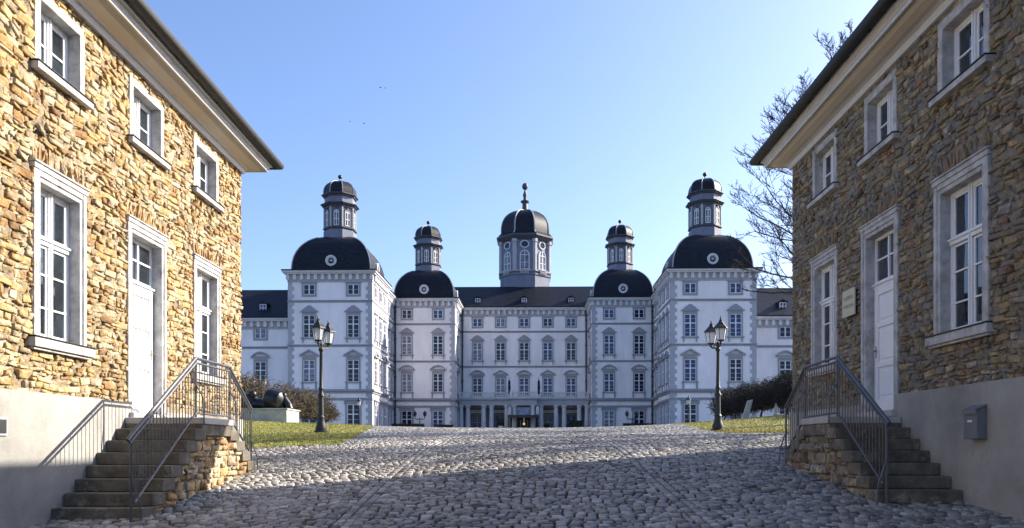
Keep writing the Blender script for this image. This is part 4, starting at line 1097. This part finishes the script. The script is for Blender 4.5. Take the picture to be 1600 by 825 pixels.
def low_lamp(X, Y, label):
    z = Hf(X, Y); r = empty('courtyard_lamp', (X, Y, z), label, 'street lamp')
    b = MB(); b.lathe([(.14, 0), (.1, .2), (.05, .3), (.045, 1.7), (.1, 1.75), (.05, 1.8)], (0, 0), 8); b.build('post', M['castiron'], r, True)
    for s_ in (-1, 1):
        b = MB(); b.path([(0, 0, 1.75), (s_*.3, 0, 1.68), (s_*.48, 0, 1.75), (s_*.52, 0, 1.95)], .04, 6); b.build('arm', M['castiron'], r)
        b = MB(); b.lathe([(.05, 1.95), (.1, 2.0), (.19, 2.2), (.2, 2.35), (.12, 2.48), (.03, 2.55), (.01, 2.65)], (s_*.52, 0), 8); b.build('globe', M['castiron'], r, True)
low_lamp(-10.6, 80, 'low twin-headed lamp before the left inner tower'); low_lamp(11.5, 80, 'low twin-headed lamp before the right inner tower')

# ---------------------------------------------------------------- clipped trees
def clipped(X, Y, top, label, group, m_tw, n=1500, wy=3.3, wx=1.7, vis=True):
    z = Hf(X, Y); root = empty('clipped_tree', (X, Y, z), label, 'tree', group); h = top-z
    t = MB(); zc = h*.24
    p = Vector((0, 0, -.1)); 
    for k in range(4):
        q = Vector((random.uniform(-.05, .05), random.uniform(-.05, .05), zc*(k+1)/4)); t.tube(p, q, .09-.008*k, .085-.008*k, 7); p = q
    limbs = []
    for k in range(9):
        e = Vector((random.uniform(-wx*.4, wx*.4), random.uniform(-wy*.48, wy*.48), random.uniform(zc+.3, h-.3))); mdl = (p+e)/2+Vector((0, 0, random.uniform(-.25, .05)))
        t.tube(p, mdl, .06, .04, 5); t.tube(mdl, e, .04, .022, 5); limbs += [(p, mdl), (mdl, e)]
    t.build('trunk', M['bark'], root, True)
    c = MB()
    for _ in range(n):
        a, b = random.choice(limbs); u = random.random(); s_ = a.lerp(b, u)
        s_ = s_+Vector((random.uniform(-.45, .45)*wx, random.uniform(-.3, .3)*wy, random.uniform(-.15, .35)*h*.5)) if random.random() < .8 else s_
        s_.x = max(-wx*.55, min(wx*.55, s_.x)); s_.y = max(-wy*.55, min(wy*.55, s_.y)); s_.z = max(zc*.95, min(h-.15, s_.z))
        d = Vector((random.gauss(0, .7), random.gauss(0, .7), random.gauss(.35, .6))).normalized()*random.uniform(.25, .6)
        m = s_+d*.5+Vector((random.gauss(0, .04), random.gauss(0, .04), random.gauss(0, .04))); e = s_+d
        if e.z > h+.06: e.z = h+random.uniform(-.05, .08)
        c.tube(s_, m, .022, .016, 3); c.tube(m, e, .016, .007, 3)
        e2 = m+Vector((random.gauss(0, .16), random.gauss(0, .16), random.gauss(.08, .12))); 
        if e2.z > h+.06: e2.z = h
        c.tube(m, e2, .012, .006, 3)
    c.build('crown', m_tw, root)
ordn = ['first', 'second', 'third', 'fourth', 'fifth', 'sixth', 'seventh', 'eighth', 'ninth', 'tenth']
for k in range(9):
    Y = 64.2-3.25*k; clipped(-16.4, Y, 4.30, 'sunlit bare clipped tree in the left row, %s counting from the palace' % ordn[k], 'clipped trees in the left row', M['twig'], 1500 if k else 1100)
for k in range(9):
    Y = 63.8-3.25*k; clipped(16.9, Y, 4.75, 'shaded bare clipped tree in the right row, %s counting from the palace' % ordn[k], 'clipped trees in the right row', M['shaded_twig'], 2100)

# ---------------------------------------------------------------- big bare trees
def bare_tree(X, Y, hgt, rad, label, seed, th=.26, dens=1.0):
    rnd = random.Random(seed); z = Hf(X, Y); root = empty('bare_tree', (X, Y, z), label, 'tree')
    t = MB(); c = MB()
    def limb(p, d, L, r, dep):
        n = (7, 6, 4, 3)[dep]; q = p; sd = rnd.choice((-1, 1))
        for k in range(n):
            d = (d+Vector((rnd.gauss(0, .13), rnd.gauss(0, .13), rnd.gauss(.05, .11)))).normalized()
            e = q+d*L/n
            if math.hypot(e.x, e.y) > rad: return
            r2 = r*(1-.75/n) if dep < 3 else r*.8
            c.tube(q, e, r, r2, (6, 5, 4, 3)[dep]); q = e; r = max(r2, .009)
            if dep < 3 and k >= (1 if dep == 0 else 0):
                for _ in range(1 if rnd.random() > .35*dens else 2):
                    sd = -sd; side = d.cross(Vector((0, 0, 1))); side = side.normalized() if side.length > .1 else Vector((1, 0, 0))
                    dd = (d*.75+side*sd*rnd.uniform(.35, .8)+Vector((0, 0, rnd.uniform(-.25, .55)))).normalized()
                    limb(q, dd, L*rnd.uniform(.32, .5)*(1-.35*k/n), max(r*.55, .010), dep+1)
    p = Vector((0, 0, -.1)); n = 26; r = th; k0 = 9
    for k in range(n):
        e = p+Vector((rnd.gauss(0, .05), rnd.gauss(0, .05), hgt/n)); r2 = max(.03, th*(1-k/n)**.8)
        t.tube(p, e, r, r2, 9); p = e; r = r2
        if k >= k0:
            u = (k-k0)/(n-k0)
            for _ in range(3):
                az = rnd.uniform(0, 6.283); el = rnd.uniform(.05, .45)+u*.75
                limb(p, Vector((math.cos(az)*math.cos(el), math.sin(az)*math.cos(el), math.sin(el))), rad*(1.05-.65*u)*rnd.uniform(.8, 1.15), max(.022, r*.3)*(1-.3*u), 0)
    t.build('trunk', M['bark'], root, True); c.build('crown', M['bark'], root)
bare_tree(13.5, 32, 14.0, 4.9, 'tall bare tree rising just behind the right gatehouse', 8, .25, 1.0)
bare_tree(20.5, 27.0, 13.5, 5.0, 'second bare tree farther right behind the right gatehouse', 5, .42, .4)

# ---------------------------------------------------------------- sculpture, stones
sp = empty('sculpture_plinth', (-12.6, 38.8, 1.1), 'long low concrete plinth on the left lawn', 'plinth')
b = MB(); b.box(-14.6, -11.62, 38, 40.1, .8, 1.80); rel(b.build('block', M['concrete'], None, False, .03), sp)
b = MB(); b.box(-14.66, -11.56, 37.94, 40.16, 1.80, 1.87); rel(b.build('cap_slab', M['concrete'], None, False, .02), sp)
scu = empty('bronze_sculpture', (-13.0, 39, 1.87), 'dark bronze reclining sculpture lying on the concrete plinth', 'sculpture')
b = MB()
for c_, r_, sq in (((-13.9, 39, 2.25), .5, (1.2, 1, .9)), ((-13.3, 38.9, 2.12), .42, (1.3, 1.1, .75)), ((-12.85, 39.1, 2.2), .34, (1, 1.2, 1.0)), ((-14.4, 39.1, 2.3), .5, (1, 1, 1)), ((-12.4, 39.0, 2.0), .25, (1.9, 1.4, .7)), ((-13.55, 38.7, 2.6), .2, (1, 1, 1.1)), ((-12.9, 38.6, 2.05), .3, (.7, .6, .7))): b.sphere(c_, r_, 10, sq)
bo = rel(b.build('figure', M['bronze'], None, True), scu)
md = bo.modifiers.new('r', 'REMESH'); md.mode = 'VOXEL'; md.voxel_size = .05; md.use_smooth_shade = True
b = MB(); K = 14; pr = [(.50, 0), (.52, .15), (.50, .5), (.42, .85), (.24, 1.0), (.02, 1.03), (.2, .95), (.36, .8), (.43, .5), (.45, .02), (.50, 0)]
b.lathe(pr, (0, 0), 20, 0, False)
mt = Matrix.Translation((-12.65, 38.75, 2.38)) @ Matrix.Rotation(R(100), 4, Vector((.25, 1, .0)).normalized()) 
b.xf(lambda x, y, z: mt @ Vector((x, y, z*.8-.1)))
rel(b.build('hollow_shell', M['bronze'], None, True), scu)
b = MB(); b.tube((-12.05, 38.7, 2.55), (-11.8, 38.8, 2.1), .15, .2, 10); b.sphere((-12.0, 38.7, 2.55), .17, 8); b.tube((-11.8, 38.8, 2.1), (-11.75, 38.8, 1.88), .2, .22, 10); rel(b.build('limb', M['bronze'], None, True), scu)
b = MB(); z = Hf(14.9, 50)-.05
b.q([(14.35, 49.9, z), (14.72, 49.9, z), (14.72, 50.2, z), (14.35, 50.2, z), (14.72, 49.95, z+1.22), (15.06, 49.95, z+1.3), (15.06, 50.15, z+1.3), (14.72, 50.15, z+1.22)], [(0,3,2,1),(4,5,6,7),(0,1,5,4),(1,2,6,5),(2,3,7,6),(3,0,4,7)])
o = b.build('standing_stone', M['stone_pale'], None, False, .03); tag(o, 'narrow pale stone slab leaning on the right lawn before the clipped trees', 'stone')
z = Hf(16.4, 50)
st = empty('stone_figure', (16.4, 49.5, z), 'small pale stone figure at the top edge of the right lawn', 'statue')
b = MB(); b.lathe([(.17, -.05), (.17, .14), (.12, .17)], (0, 0), 8, .4); b.build('base', M['stone_pale'], st)
b = MB(); b.lathe([(.1, .17), (.13, .3), (.09, .42), (.12, .55), (.09, .64), (.04, .68), (.07, .74), (.07, .8), (.02, .86)], (0, 0), 10); b.build('body', M['stone_pale'], st, True)

# ---------------------------------------------------------------- birds
def bird(px, py, Y, label, s_=1.0, a=0):
    X = (px-815)*Y/1200; Z = (697-py)*Y/1200
    s_ *= .36; b = MB(); b.sphere((0, 0, 0), .09*s_, 6, (1, 2.6, .9)); b.sphere((0, .25*s_, .03*s_), .06*s_, 6)
    b.q([(0, -.2*s_, 0), (.06*s_, -.36*s_, .0), (-.06*s_, -.36*s_, 0)], [(0, 1, 2)])
    body = b
    for sg in (-1, 1):
        b.q([(sg*.04*s_, .12*s_, .03*s_), (sg*.3*s_, .10*s_, .12*s_), (sg*.55*s_, -.05*s_, .05*s_), (sg*.28*s_, -.10*s_, .10*s_), (sg*.04*s_, -.12*s_, .03*s_)], [(0, 1, 2, 3, 4)])
    o = b.build('bird', M['darkmetal'], None, True); o.location = (X, Y, Z); o.rotation_euler = (0, 0, R(a)); tag(o, label, 'bird', 'birds in the sky')
bird(594.5, 137, 75, 'tiny dark bird, upper left of the pair high in the sky', 1, 60); bird(602, 137.8, 78, 'tiny dark bird, right one of the pair high in the sky', .8, 40)
bird(547, 190, 75, 'faint tiny bird, leftmost in the open sky', .7, 70); bird(569, 193, 75, 'tiny dark bird below the pair, right of the faintest bird', .9, 100)
